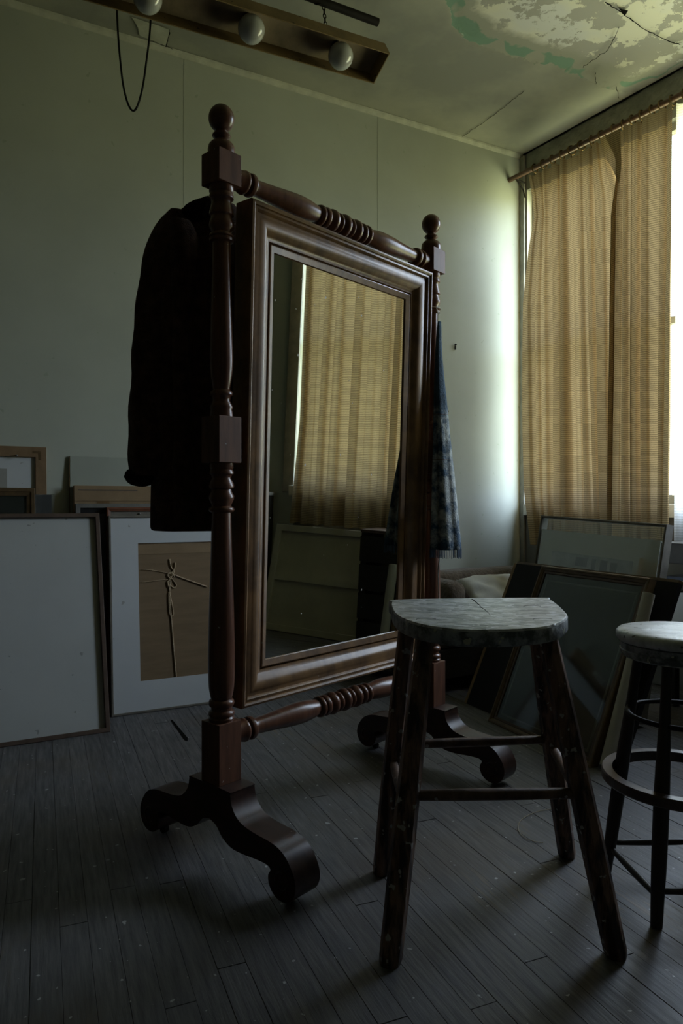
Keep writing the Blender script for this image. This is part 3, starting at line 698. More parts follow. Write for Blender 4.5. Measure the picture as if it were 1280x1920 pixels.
for a, b, z, r0, over in (('fl', 'fr', .338, .0135, .0), ('bl', 'br', .350, .0125, .0), ('fl', 'bl', .305, .0125, 0), ('fr', 'br', .325, .0135, 0)):
    p, q = legpt(a, z), legpt(b, z); d = (q - p).normalized()
    bm = bmesh.new(); tube(bm, [p.lerp(q, i / 10) for i in range(11)], r0, 12, rf=lambda s, r0=r0: r0 * (0.86 + 0.14 * math.sin(math.pi * s)))
    obj('rung', bm, M['rung'], st, autos=50)

# round stool
RC = Vector((.866, 1.83, 0)); RS = .679
rs = thing('round_stool', 'round wooden stool with worn white seat, cut off by the right edge', 'stool', Matrix.Translation(RC))
bm = bmesh.new()
lathe(bm, [(RS - .032, .140), (RS - .030, .150), (RS - .022, .156), (RS - .010, .156), (RS - .003, .150), (RS, .135), (RS - .003, .08), (RS - .005, .002)], n=56)
obj('seat', bm, M['roundseat'], rs, autos=60)
bm = bmesh.new(); lathe(bm, [(RS - .070, .138), (RS - .066, .144), (RS - .052, .147), (RS - .050, .144), (RS - .034, .147), (RS - .0322, .143)], n=56)
obj('seat_base', bm, M['seatedge'], rs, autos=40)
feet = [Vector((.744, 1.696, 0)) - RC, Vector((.722, 1.957, 0)) - RC]
feet = [feet[0], feet[1], -feet[0], -feet[1]]
RL = []
for f in feet:
    top_ = f.normalized() * .105 + Vector((0, 0, RS - .068)); RL.append((f, top_))
    bm = bmesh.new(); tube(bm, [f.lerp(top_, i / 14) + ZU * (.0005 if i == 0 else 0) for i in range(15)], .016, 14, rf=lambda s: .0135 + .0050 * math.sin(math.pi * min(1, s * 1.25)) - .003 * max(0, s - .6) + (.002 if .50 < s < .56 else 0))
    obj('leg', bm, M['darkwood'], rs, autos=50)
bm = bmesh.new(); n = 56; R0 = .178; zr = .300
secs = []
for k in range(n):
    a = 2 * math.pi * k / n; d = Vector((math.cos(a), math.sin(a), 0))
    secs.append([d * (R0 - .013) + ZU * (zr - .013), d * (R0 + .011) + ZU * (zr - .013), d * (R0 + .014) + ZU * (zr - .009), d * (R0 + .014) + ZU * (zr + .009), d * (R0 + .011) + ZU * (zr + .013), d * (R0 - .013) + ZU * (zr + .013)])
vv = [[bm.verts.new(p) for p in s] for s in secs]
for k in range(n):
    for j in range(6): bm.faces.new((vv[k][j], vv[k][(j + 1) % 6], vv[(k + 1) % n][(j + 1) % 6], vv[(k + 1) % n][j]))
obj('foot_ring', bm, mat('ring_wood', (.085, .06, .05), .32, .5, var=.5, scale=18, coat=.3), rs)
bm = bmesh.new(); tube(bm, [Vector((.128 * math.cos(2 * math.pi * k / 40), .128 * math.sin(2 * math.pi * k / 40), .462)) for k in range(40)], .0065, 8, closed=True)
obj('upper_hoop', bm, M['iron'], rs, smooth=True)
for i in range(4):
    a, b = RL[i], RL[(i + 1) % 4]; z = .068 + .012 * (i % 2)
    p = a[0].lerp(a[1], z / a[1].z); q = b[0].lerp(b[1], z / b[1].z)
    bm = bmesh.new(); tube(bm, [p.lerp(q, k / 8) for k in range(9)], .008, 10, rf=lambda s: .0065 + .003 * math.sin(math.pi * s)); obj('stretcher', bm, M['darkwood'], rs, smooth=True)

# ================================================================ CEILING LAMP TROUGH
TB = at(731, 101, 3.15)
WD = Vector((-V.x, -V.y, 0))
tw = WD * math.cos(math.radians(30)) - ZU * math.sin(math.radians(30))      # across the opening
tn = WD * math.sin(math.radians(30)) + ZU * math.cos(math.radians(30))      # into the trough
UU = Vector((U.x, U.y, 0.030)).normalized()
tl = thing('strip_light', 'long ochre metal lamp trough with globe bulbs hanging under the ceiling', 'lamp', Matrix.Translation(TB))
Wt, Ht, Lt = .142, .078, 1.9
def T3(s, w, h): return -UU * s + tw * w + tn * h
bm = bmesh.new(); th = .004
secp = [(0, 0), (0, Ht), (Wt, Ht), (Wt, 0), (Wt - th, 0), (Wt - th, Ht - th), (th, Ht - th), (th, 0)]
prism(bm, secp, 0.0, Lt, lambda a, b, d: T3(d, a, b)); 
tro = obj('trough', bm, M['ochre'], tl)
bm = bmesh.new(); prism(bm, [(th * 1.1, .0), (th * 1.1, Ht - th * 1.1), (Wt - th * 1.1, Ht - th * 1.1), (Wt - th * 1.1, .0)], .001, .005, lambda a, b, d: T3(d, a, b)); obj('end_plate', bm, M['ochre'], tl)
bm = bmesh.new(); prism(bm, [(th * 1.2, Ht - .008), (th * 1.2, Ht - .0045), (Wt - th * 1.2, Ht - .0045), (Wt - th * 1.2, Ht - .008)], .006, Lt, lambda a, b, d: T3(d, a, b)); obj('socket_plate', bm, M['ochre_in'], tl)
for s in (.213, .623, 1.039, 1.45):
    c = T3(s, .066, -.006)
    bm = bmesh.new()
    rot = tn.to_track_quat('Z', 'Y').to_matrix().to_4x4()
    R_ = .0545
    prf = [(-R_ * math.cos(a), max(.0005, R_ * math.sin(a))) for a in [math.pi * k / 20 for k in range(17)]] + [(.052, .022), (.058, .019)]
    lathe(bm, prf, Matrix.Translation(c) @ rot, 32); ob_ = obj('bulb', bm, M['bulb'], tl, smooth=True)
    bm = bmesh.new(); lathe(bm, [(.052, .0205), (.060, .0225), (.076, .0225)], Matrix.Translation(c) @ rot, 20); obj('socket', bm, M['black'], tl, smooth=False)
# pipe above
PA = at_z(708, 42, 3.22)
bm = bmesh.new(); tube(bm, [PA, PA - U * .03, PA - U * 1.0, PA - U * 2.0], .0175, 16)
pipe = tag(obj('ceiling_pipe', bm, M['iron'], autos=50), 'dark iron pipe running under the ceiling above the lamp trough', 'pipe')
for s in (.31, 1.5):
    bm = bmesh.new(); p0 = PA - U * s; tube(bm, [p0 + Vector((.02 * math.cos(a), 0, .02 * math.sin(a))) for a in [2 * math.pi * k / 20 for k in range(20)]], .003, 6, closed=True)
    box(bm, -.003, .003, -.003, .003, .018, CEIL - 3.2215, mtx=Matrix.Translation(p0))
    obj('pipe_strap', bm, M['iron'], pipe)
ch = thing('hanging_chain', 'short black chain holding the lamp trough from the pipe', 'chain', Matrix.Translation(PA - U * .28))
e0 = Vector((0, 0, -.016)); e1 = (TB + T3(.25, .07, Ht + .004)) - (PA - U * .28)
nl = 9
for i in range(nl):
    c = e0.lerp(e1, (i + .5) / nl); d = (e1 - e0).normalized(); L2 = (e1 - e0).length / nl * .66
    side = d.cross(Vector((1, 0.3, 0)) if i % 2 else Vector((0.3, -1, 0))).normalized()
    bm = bmesh.new(); tube(bm, [c + d * (L2 * math.cos(a)) + side * (.0065 * math.sin(a)) for a in [2 * math.pi * k / 16 for k in range(16)]], .0019, 6, closed=True)
    obj('link', bm, M['iron'], ch, smooth=True)
# drooping cable
pts = [at(219, 14, 3.0), at(221, 60, 3.0), at(225, 110, 3.0), at(231, 160, 3.0), at(240, 195, 3.0), at(250, 208, 3.0), at(259, 195, 3.0), at(268, 160, 3.0), at(275, 110, 3.0), at(280, 70, 3.0), at(283, 26, 3.0)]
P3 = smooth_prof([tuple(p) for p in pts], 5)
bm = bmesh.new(); tube(bm, P3, .0042, 8)
tag(obj('power_cable', bm, M['black'], smooth=True), 'thin black cable drooping in a long loop below the lamp trough', 'cable')

# ================================================================ CURTAINS
OFF = 0.105
rodz = 3.14
def rz(t): return 3.162 - .018 * t
bm = bmesh.new(); p0 = ww(-0.015, OFF, rz(-.015)) ; p1 = ww(3.15, OFF, rz(3.15))
tube(bm, [p0, p0.lerp(p1, .01), p0.lerp(p1, .5), p1], .016, 16)
rod = tag(obj('curtain_rod', bm, M['rod'], autos=50), 'brown wooden curtain rod fixed above the window', 'curtain rod')
for t in (0.055, 1.6, 3.02):
    bm = bmesh.new(); q = ww(t, 0, 0)
    tube(bm, [ww(t, .0225 if t < .1 else .001, rz(t) - .12), ww(t, .04, rz(t) - .07), ww(t, OFF, rz(t) - .018)], .005, 8)
    tube(bm, [ww(t, OFF, rz(t) - .018), ww(t, .0225 if t < .1 else .001, rz(t) - .02)], .005, 8)
    obj('rod_bracket', bm, M['iron'], rod)
def curtain(label, group, t0f, t1f, zt, zb, folds, seed, material, amp=.042, nring=0, off=OFF, cat='curtain', name='curtain', nz_=60):
    rr = random.Random(seed); root = thing(name, label, cat, Matrix.Translation(ww((t0f(0) + t1f(0)) / 2, off, 0)), group)
    org = ww((t0f(0) + t1f(0)) / 2, off, 0)
    ph = rr.uniform(0, 6); nu = folds * 14
    def P(u, v):
        l0 = t0f(0) + (t0f(1) - t0f(0)) * v; l1 = t1f(0) + (t1f(1) - t1f(0)) * v
        t = l0 + (l1 - l0) * u + (t0f(v) - l0) * max(0, 1 - u * 3.2) ** 1.5 + (t1f(v) - l1) * max(0, 1 - (1 - u) * 4.5) ** 1.5
        w = u + .004 * math.sin(v * 2 + u * 5 + seed) + .03 * math.sin(u * 9 + seed * 2) + .014 * math.sin(u * 23 + seed)
        a = 2 * math.pi * folds * w + ph + .15 * math.sin(v * 1.6 + seed + u * 4)
        am = amp * (.55 + .55 * min(1, v * 1.4)) * (.75 + .4 * math.sin(u * 13 + seed * 3))
        s = math.sin(a); s = math.tanh(2.4 * s) * .62 + .38 * s * math.sin(a * .5 + seed + u * 7)
        o = am * s + .012 * math.sin(2.3 * math.pi * u + v * 1.7 + seed) * v + .010 * math.sin(a * .5 + 1.3 * v) + .004 * noise.noise(Vector((u * 10, v * 6, seed)))
        dt = -.45 * am * math.sin(2 * a) * .5
        zt_ = rz(t) - .037; z = zt_ - (zt_ - zb) * v - (.004 * math.sin(a) if v > .97 else 0) - .012 * abs(math.sin(math.pi * folds * u)) * max(0, 1 - v * 30)
        return ww(t + dt, off + o, z) - org
    vb = 4
    def sheet(v0, v1, n, m, nm):
        bm = bmesh.new(); g = [[bm.verts.new(P(i / nu, v0 + (v1 - v0) * j / n)) for i in range(nu + 1)] for j in range(n + 1)]
        for j in range(n):
            for i in range(nu): bm.faces.new((g[j][i], g[j][i + 1], g[j + 1][i + 1], g[j + 1][i]))
        return obj(nm, bm, m, root, smooth=True)
    if nring:
        sheet(0, .043, 4, M['band'] if material is M['curtain'] else material, 'heading'); sheet(.043, 1, nz_, material, 'fabric')
        for k in range(nring):
            u = (k + .5) / nring; q = ww(t0f(0) + (t1f(0) - t0f(0)) * u, 0, 0)
            bm = bmesh.new(); tk = t0f(0) + (t1f(0) - t0f(0)) * u; c = ww(tk, OFF, rz(tk) - .006) - org
            tilt_ = rr.uniform(-.35, .35); vdir = (V * tilt_ + NW).normalized()
            tube(bm, [c + vdir * (.027 * math.cos(a)) + ZU * (.027 * math.sin(a)) for a in [2 * math.pi * j / 20 for j in range(20)]], .0042, 8, closed=True)
            box(bm, -.003, .003, -.003, .003, -.045, -.026, mtx=Matrix.Translation(c)); obj('curtain_ring', bm, M['brassold'], root, smooth=False)
    else: sheet(0, 1, nz_, material, 'fabric')
    return root
def lin(pts):
    def f(v):
        for (a, x), (b, y) in zip(pts, pts[1:]):
            if v <= b: return x + (y - x) * (v - a) / (b - a)
        return pts[-1][1]
    return f
T = lambda px: t_on_wall(px, OFF)
ZT, ZB = rodz - .035, .74
curtain('tan woven curtain panel nearest the room corner', 'tan woven curtains', lin([(0, T(994)), (.06, T(1002)), (.12, T(1006)), (.2, T(996)), (.34, T(986)), (.6, T(985)), (.85, T(988)), (1, T(1000))]),
        lin([(0, T(1138)), (.08, T(1150)), (.14, T(1166)), (1, T(1160))]), ZT, ZB, 9, 3, M['curtain'], nring=8)
curtain('tan woven curtain panel between the corner panel and the bright window gap', 'tan woven curtains', lin([(0, T(1142)), (.07, T(1164)), (.12, T(1164)), (.2, T(1154)), (1, T(1146))]),
        lin([(0, T(1270)), (.3, T(1268)), (1, T(1264))]), ZT, ZB, 6, 11, M['curtain'], nring=7, off=OFF + .03)
curtain('brightly lit curtain at the right edge, its light painted in as pale cloth, right of the tan curtains', None, lin([(0, T(1270)), (1, T(1264))]), lin([(0, 1.42), (1, 1.40)]), ZT, ZB, 3, 5, M['sheer'], nring=3, amp=.02)
# folded-over corner of the heading
bm = bmesh.new(); q = [at(1128, 268, 4.17), at(1166, 250, 4.05), at(1168, 318, 4.05), at(1164, 352, 4.06), at(1150, 322, 4.10), at(1136, 300, 4.14)]
q = [p + Vector((-.03, -.05, 0)) for p in q]
A = [bm.verts.new(p) for p in q]; Bv = [bm.verts.new(p + Vector((.003, .005, 0))) for p in q]
for v in Bv: bm.verts.remove(v)
bm.faces.new(A)
cur2 = [o for o in bpy.data.objects if o.name.startswith('curtain') and o.get('category') == 'curtain'][1]
o = obj('folded_flap', bm, M['curtain'], cur2); o.matrix_parent_inverse = cur2.matrix_basis.inverted()
curtain('tan woven curtain seen in the mirror, past the window gap', 'tan woven curtains', lin([(0, 2.04), (1, 2.02)]), lin([(0, 2.86), (.7, 2.85), (1, 2.90)]), ZT, ZB, 8, 21, M['curtain'], nring=9)

# ================================================================ LEANING FRAMES AND PANELS
def lean_root(name, label, cat, bottom, xdir, k, h, roll=0.0, group=None):
    """bottom: floor point of one lower corner; k: how far the top leans back at height h"""
    x = xdir.normalized(); back = ZU.cross(x).normalized(); z = (back * k + ZU * h).normalized()
    m = basis(bottom, x, z)
    if roll: m = m @ Matrix.Rotation(roll, 4, 'Y')
    return thing(name, label, cat, m, group)
def solve_lean(b, back, px, py):
    r = (px - CX) / F; k = (r * b.y - b.x) / (back.x - back.y * r); d = b.y + back.y * k; return k, CAMH + (HZ - py) / F * d
BK = -NB
def ring(x0, x1, z0, z1, fw, y0, y1, rebate=0.0):
    bm = bmesh.new()
    pr = [(0, y1), (0, y0 + .002), (.002, y0), (fw - .002, y0), (fw, y0 + .002), (fw, y1)] if not rebate else \
         [(0, y1), (0, y0 + .003), (.003, y0), (fw * .45, y0), (fw * .55, y0 + rebate * .5), (fw * .9, y0 + rebate), (fw, y0 + rebate + .001), (fw, y1)]
    rail_ring(bm, x0, x1, z0, z1, pr); return bm

# A: large primed panel
b = fl(207, 1372); k, h = solve_lean(b, BK, 186, 962); L_ = math.hypot(k, h)
rA = lean_root('framed_panel', 'large blank off-white panel in a thin brown frame, leaning at far left', 'panel', b, U, k, h)
wA = .92
obj('frame', ring(-wA, 0, 0, L_, .019, -.002, .036), M['frame_brown'], rA)
obj('panel', bx(-wA + .015, -.015, .016, .022, .015, L_ - .015), M['white_panel'], rA)
# B: white mat with cardboard and twine
b = fl(209, 1345); kB, hB = solve_lean(b, BK, 203, 967); kB += .0; LB_ = math.hypot(kB, hB)
rB = lean_root('matted_frame', 'grey frame with wide white mat around brown cardboard tied with twine', 'picture frame', b, U, kB, hB)
def s_on(base, px, dirv):
    r = (px - CX) / F; return (r * base.y - base.x) / (dirv.x - dirv.y * r)
s0 = s_on(b + BK * .02, 263, U)
wB = .80; mz0, mz1 = .150, .812
obj('frame', ring(0, wB, 0, LB_, .011, -.002, .030), M['frame_grey'], rB)
bm = bmesh.new(); rail_ring(bm, .010, wB - .010, .010, LB_ - .010, [(0, .006), (0, .003), (s0 - .010, .003), (s0 - .0085, .006)])
# mat with straight opening
bm.free(); bm = bmesh.new()
ox0, ox1 = s0, wB - s0
for q in ((.010, ox0, .010, LB_ - .010), (ox1, wB - .010, .010, LB_ - .010), (ox0, ox1, .010, mz0), (ox0, ox1, mz1, LB_ - .010)): box(bm, q[0], q[1], .003, .0065, q[2], q[3])
bmesh.ops.remove_doubles(bm, verts=bm.verts, dist=1e-5)
obj('mat', bm, M['matboard'], rB)
obj('cardboard', bx(s0 - .02, wB - s0 + .02, .0125, .017, mz0 - .02, mz1 + .02), M['card'], rB)
obj('cardboard_flap', bx(s0 - .015, wB - s0 + .015, .0108, .0123, mz1 - .055, mz1 + .018), M['cardedge'], rB)
def inB(px, py):
    mi = rB.matrix_world.inverted(); o = mi @ Vector((0, 0, CAMH)); d = (mi @ at(px, py, 1)) - o; t = (.007 - o.y) / d.y; return o + d * t
def tw_(pts, r=.0026, lift=0.0):
    P = [inB(a, b2) for a, b2 in pts]; P = [(p.x, .0092 - lift, p.z) for p in P]; r = r * 1.25; bm = bmesh.new(); tube(bm, smooth_prof(P, 6), r, 7); return bm
bm_ = [([(265, 1068), (285, 1069), (312, 1074), (322, 1077)], .0012), ([(265, 1092), (290, 1089), (315, 1086)], .0012), ([(322, 1076), (345, 1085), (388, 1100)], .0028),
       ([(318, 1048), (320, 1062), (326, 1072), (318, 1086), (313, 1092)], .0026), ([(328, 1055), (327, 1066), (322, 1074)], .0026), ([(318, 1080), (330, 1096), (327, 1102), (320, 1098), (318, 1090), (318, 1110), (325, 1150), (318, 1150), (316, 1110)], .0024),
       ([(319, 1088), (318, 1120), (322, 1170), (326, 1220), (331, 1278)], .0028), ([(314, 1090), (316, 1100), (320, 1088), (314, 1078), (322, 1074), (327, 1082)], .0030)]
for pts_, r_ in bm_: obj('twine', tw_(pts_, r_, .0015 * random.random()), M['twine'], rB, smooth=True)

# behind them, against the wall
def wall_item(px, py, gap, u=None):
    """bottom point of the right/left corner near the wall: t under pixel px, z of its top at pixel py"""
    o = CORNER + NB * gap; r = (px - CX) / F; t = (o.x - o.y * r) / (U.x - U.y * r); p = o - U * t; return t, CAMH + (HZ - py) / F * p.y
# C: raw cardboard-coloured frame
t, z = wall_item(88, 838, .05)
rC = lean_root('pine_frame', 'pine-edged frame with pale print, tallest of the frames at far left', 'picture frame', bw(t, .115), U, .085, z)
Lc = math.hypot(.085, z); wC = .70
obj('frame', ring(-wC, 0, 0, Lc, .050, -.001, .024), M['frame_tan'], rC)
obj('print', bx(-wC + .045, -.045, .010, .014, .045, Lc - .045), M['matboard'], rC)
obj('picture_area', bx(-wC + .12, -.17, .0085, .0098, .30, Lc - .105), mat('pale_print', (.42, .42, .38), .7, .2, var=.2, scale=2), rC)
bm = bmesh.new(); prism(bm, [(-.062, Lc - .021), (-.024, Lc - .021), (-.024, Lc - .062), (-.034, Lc - .062), (-.034, Lc - .031), (-.062, Lc - .031)], -.0022, -.0012, lambda a, c, d: Vector((a, d, c)))
obj('corner_brace', bm, M['frame_gold'], rC)
bm = bmesh.new(); lathe(bm, [(0, .004), (.012, .005), (.014, .003)], Matrix.Translation((-.130, -.001, Lc - .045)) @ Matrix.Rotation(math.pi / 2, 4, 'X'), 10); obj('screw', bm, M['silver'], rC)
# D: small dark glazed frame
t, z = wall_item(66, 915, .115)
rD = lean_root('glazed_frame', 'brown wooden frame with dark glass, between the pine frame and blank panel', 'picture frame', bw(t, .175), U, .06, z)
Ld = math.hypot(.06, z); wD = .62
obj('frame', ring(-wD, 0, 0, Ld, .036, -.001, .026, .006), M['frame_gold'], rD)
obj('picture', bx(-wD + .03, -.03, .012, .016, .03, Ld - .03), M['dark_art'], rD); obj('glass', bx(-wD + .033, -.033, .007, .009, .033, Ld - .033), M['picglass'], rD)
# E: shrink-wrapped board
t, z = wall_item(102, 926, .08)
rE = lean_root('wrapped_board', 'board in crinkled clear plastic wrap beside the pine frame', 'board', bw(t, .135), U, .06, z)
Le = math.hypot(.06, z)
obj('board', bx(-.30, -.012, 0, .008, .004, Le - .004), mat('grey_board', (.28, .29, .29), .6, .3, var=.2), rE)
bm = bmesh.new(); nx_, nz2 = 10, 40; g = []
for j in range(nz2 + 1):
    g.append([bm.verts.new((-.31 + .31 * i / nx_, -.003 - .004 * noise.noise(Vector((i * .9, j * .6, 4))) - .001, Le * j / nz2 + (.010 * noise.noise(Vector((i * 1.3, 7, 2))) if j == nz2 else 0))) for i in range(nx_ + 1)])
for j in range(nz2):
    for i in range(nx_): bm.faces.new((g[j][i], g[j][i + 1], g[j + 1][i + 1], g[j + 1][i]))
M['wrap'] = glass_mat('clear_wrap', (.8, .82, .82), .14, .08)
obj('plastic_wrap', bm, M['wrap'], rE, smooth=True)
# F: tall pale board flat on the wall
t, z = wall_item(131, 855, .012)
rF = lean_root('pale_board', 'tall pale hardboard sheet leaning on the wall behind the cardboard box', 'board', bw(t, .082), U, .072, z)
obj('board', bx(0, .74, 0, .006, 0, math.hypot(.072, z), bev=.0015), mat('pale_hardboard', (.40, .43, .37), .6, .3, var=.08, scale=3), rF)
obj('dark_edge', bx(-.0035, -.0005, 0, .006, 0, math.hypot(.072, z)), M['frame_gold'], rF)
# G: flat cardboard box
t, z = wall_item(138, 910, .046)
bG = bw(t, .116)
rG = lean_root('flat_cardboard_box', 'flat taped cardboard box standing on edge with a printed label', 'box', bG, U, .065, z)
Lg = math.hypot(.065, z)
obj('carton', bx(0, .80, 0, .028, 0, Lg, bev=.003), M['cardedge'], rG)
for x0, x1 in ((.105, .165), (.37, .43)): obj('tape_strip', bx(x0, x1, -.0012, -.0003, Lg - .19, Lg - .062), M['tape'], rG)
obj('printed_line', bx(.02, .30, -.0010, -.0004, Lg - .024, Lg - .020), M['ink'], rG)
lb = obj('label', bx(.455, .60, -.0014, -.0003, Lg - .052, Lg - .010), M['label'], rG)
bm = bmesh.new()
for i in range(7):
    for j in range(6):
        if random.Random(i * 9 + j).random() < .5: box(bm, .462 + i * .004, .4655 + i * .004, -.0018, -.0015, Lg - .045 + j * .005, Lg - .0405 + j * .005)
for j in range(4): box(bm, .50, .585 - .01 * j, -.0018, -.0015, Lg - .046 + j * .008, Lg - .0435 + j * .008)
# only bar-like marks, no readable code
bm.free(); bm = bmesh.new()
for j in range(4): box(bm, .50, .585 - .012 * j, -.0018, -.0015, Lg - .046 + j * .008, Lg - .0432 + j * .008)
box(bm, .462, .488, -.0018, -.0015, Lg - .046, Lg - .018)
obj('label_print', bm, M['ink'], lb)
obj('box_flap', bx(0.002, .80, -.0025, -.0005, Lg - .075, Lg - .060), M['cardedge'], rG)
# H: dull metal frame, I: red-brown frame
t, z = wall_item(141, 944, .068)
rH = lean_root('metal_frame', 'dull grey metal picture frame in front of the cardboard box', 'picture frame', bw(t, .137), U, .062, z)
Lh = math.hypot(.062, z)
obj('frame', ring(0, .72, 0, Lh, .022, -.001, .016), M['silver'], rH); obj('picture', bx(.018, .70, .008, .012, .018, Lh - .018), M['black'], rH)
obj('mount', bx(.06, .66, .006, .0075, .06, Lh - .05), mat('slate_mount', (.10, .10, .12), .7, .2), rH)
t, z = wall_item(199, 951, .094)
rI = lean_root('red_wood_frame', 'reddish brown wooden frame just behind the white matted frame', 'picture frame', bw(t, .160), U, .062, z)
Li = math.hypot(.062, z)
obj('frame', ring(0, .70, 0, Li, .020, -.001, .022, .004), M['frame_red'], rI); obj('backing', bx(.018, .68, .010, .014, .018, Li - .018), M['frame_grey'], rI)
for px in (.16, .37):
    bm = bmesh.new(); lathe(bm, [(0, .004), (.006, .005), (.008, .002)], Matrix.Translation((px, .010, Li - .032)) @ Matrix.Rotation(math.pi / 2, 4, 'X'), 10); obj('screw', bm, M['silver'], rI)

# right-hand group
XD = Vector((.412, -.911, 0)).normalized(); BD = ZU.cross(XD)
bL = fl(914, 1352); kL, hL = solve_lean(bL, BD, 1015, 1060); LL = math.hypot(kL, hL); wL = .648
rL = lean_root('leaning_glazed_frame', 'large brown glazed frame with dark backing, leaning behind the stools', 'picture frame', bL, XD, kL, hL)
obj('frame', ring(0, wL, 0, LL, .022, -.002, .036, .006), M['frame_gold'], rL)
obj('inner_slip', ring(.0225, wL - .0225, .0225, LL - .0225, .012, .007, .014), M['frame_brown'], rL)
obj('backing', bx(.02, wL - .02, .016, .022, .02, LL - .02), M['dark_art'], rL)
obj('mount_line', ring(.050, wL - .050, .050, LL - .062, .010, .0150, .0158), mat('dusty_mount', (.13, .135, .12), .8, .2), rL)
obj('glass', bx(.035, wL - .035, .0105, .0125, .035, LL - .035), glass_mat('dusty_glass', (.8, .84, .82), .035, .05), rL)
# K black panel behind
bK = bL + BD * .078; bK = bK + XD * s_on(bK, 874, XD); kK, hK = solve_lean(bK, BD, 958, 1057); kK = kL; LK = math.hypot(kK, hK); wK = 1.0
kK2 = kK
rK = lean_root('black_panel', 'wide black panel with raw tan edge, leaning behind the brown glazed frame', 'panel', bK, XD, kK2, hK)
obj('panel', bx(.0005, wK, 0, .026, 0, LK - .0005, bev=.001), M['black'], rK)
obj('left_edge', bx(-.020, -.0002, -.001, .030, 0, LK, bev=.0015), M['frame_tan'], rK)
obj('top_edge', bx(0, wK, 0, .026, LK, LK + .012, bev=.001), M['frame_gold'], rK)
# small tan offcut seen left of the black panel
b2 = bK - XD * .045 + BD * .03
r2 = lean_root('small_tan_panel', 'small tan board edge showing beside the black panel, over the pillow', 'board', b2 + BD * .03, XD, kK, hK)
obj('board', bx(-.004, .05, .004, .014, 0, LK - .07, bev=.001), M['cardedge'], r2)
# tube
bT = fl(1131, 1440) + XD * .012; kT, hT = solve_lean(bT, BD, 1216, 1113)
pT = bT + BD * kT + ZU * hT; dT = (pT - bT).normalized()
bm = bmesh.new(); tube(bm, [bT + ZU * .012, bT + dT * .3, pT], .0235, 22); o = tag(obj('paper_tube', bm, M['tube'], autos=40), 'long white paper tube leaning right of the brown glazed frame', 'tube')
bm = bmesh.new(); tube(bm, [pT + dT * .0003, pT + dT * .0018], .0205, 22); obj('tube_mouth', bm, M['cream'], o)

# J big glazed frame with slipped mat
TLp = at(1014, 966, 3.95); TRp = at(1250, 983, 3.22)
xj = (TRp - TLp); wJ = xj.length; xh = Vector((xj.x, xj.y, 0)).normalized(); bkj = ZU.cross(xh); kJ = .155
zl = (bkj * kJ + ZU).normalized(); x3 = xj.normalized(); z3 = (zl - x3 * zl.dot(x3)).normalized()
hJ = 0.90
orgJ = TLp - z3 * hJ
mJ = basis(orgJ, x3, z3)
rJ = thing('large_matted_frame', 'large shallow glazed frame with slipped grey mat, under the curtains', 'picture frame', mJ)
obj('frame', ring(0, wJ, 0, hJ, .011, -.002, .046), M['frame_grey'], rJ)
obj('glass', bx(.012, wJ - .012, .004, .006, .012, hJ - .012), M['picglass'], rJ)
obj('mat', bx(.014, wJ - .030, .012, .015, .013, hJ - .075), mat('grey_matboard', (.74, .74, .68), .8, .2, var=.05), rJ)
obj('photograph', bx(.115, wJ - .165, .0095, .0115, .25, hJ - .185), mat('faded_photograph', (.60, .60, .61), .5, .3, col2=(.36, .36, .38), scale=14, detail=8), rJ)
for x0, x1, z0, z1 in ((.29, .37, hJ - .245, hJ - .20), (.40, .425, hJ - .26, hJ - .20), (.455, .50, hJ - .26, hJ - .20), (.52, .56, hJ - .25, hJ - .205)):
    if x1 < wJ - .17: obj('photo_tone', bx(x0, x1, .0088, .0094, z0, z1), mat('photo_grey', (.20, .20, .21), .5, .3), rJ)

# daybed with pillow in the corner
DM = basis(bw(1.25, .03), U, ZU)
db = thing('daybed', 'brown plush daybed along the back wall in the corner', 'daybed', DM)
def soft(x0, x1, y0, y1, z0, z1, r, seed, amp=.008, n=14):
    bm = bmesh.new(); box(bm, x0, x1, y0, y1, z0, z1)
    bmesh.ops.bevel(bm, geom=list(bm.edges), offset=r, segments=5, profile=.5, affect='EDGES')
    bmesh.ops.subdivide_edges(bm, edges=[e for e in bm.edges if e.calc_length() > .08], cuts=6, use_grid_fill=True)
    for v in bm.verts: v.co += Vector((1, 1, 1)) * amp * noise.noise(v.co * 9 + Vector((seed, 0, 0)))
    return bm
obj('seat_cushion', soft(0, 1.20, -.62, -.20, .24, .40, .05, 1), M['sofa'], db, smooth=True)
obj('back_cushion', soft(0, 1.19, -.20, -.015, .28, .60, .06, 2), M['sofa'], db, smooth=True)
obj('arm_roll', soft(.20, .33, -.58, -.10, .36, .585, .06, 3), M['sofa'], db, smooth=True)
obj('base', bx(0.01, 1.19, -.60, -.02, .08, .238, bev=.01), M['darkwood'], db)
for xx in (.04, 1.12):
    for yy in (-.58, -.08): obj('leg', bx(xx, xx + .05, yy, yy + .05, 0, .079, bev=.004), M['darkwood'], db)
# pillow
pc = at(925, 1100, 4.02)
bm = bmesh.new(); n = 22; tops = []; bots = []
Mp = basis(pc + Vector((.03, 0, -.035)), Vector((.95, .30, .05)).normalized(), Vector((-.05, -.55, .83)).normalized())
def pil(i, j, s):
    a, c = 2 * i / n - 1, 2 * j / n - 1
    e = (1 - a ** 4) * (1 - c ** 4); ed = 1 - .07 * (1 - abs(a * c)) * (abs(a) ** 3 + abs(c) ** 3)
    wr = .006 * math.sin(9 * a + 5 * c) * e + .012 * noise.noise(Vector((a * 3, c * 3, 1)))
    return Mp @ Vector((.20 * a * ed, .15 * c * ed, s * .060 * max(0, e) ** .6 + wr))
tg = [[bm.verts.new(pil(i, j, 1)) for i in range(n + 1)] for j in range(n + 1)]
bg = [[tg[j][i] if i in (0, n) or j in (0, n) else bm.verts.new(pil(i, j, -1)) for i in range(n + 1)] for j in range(n + 1)]
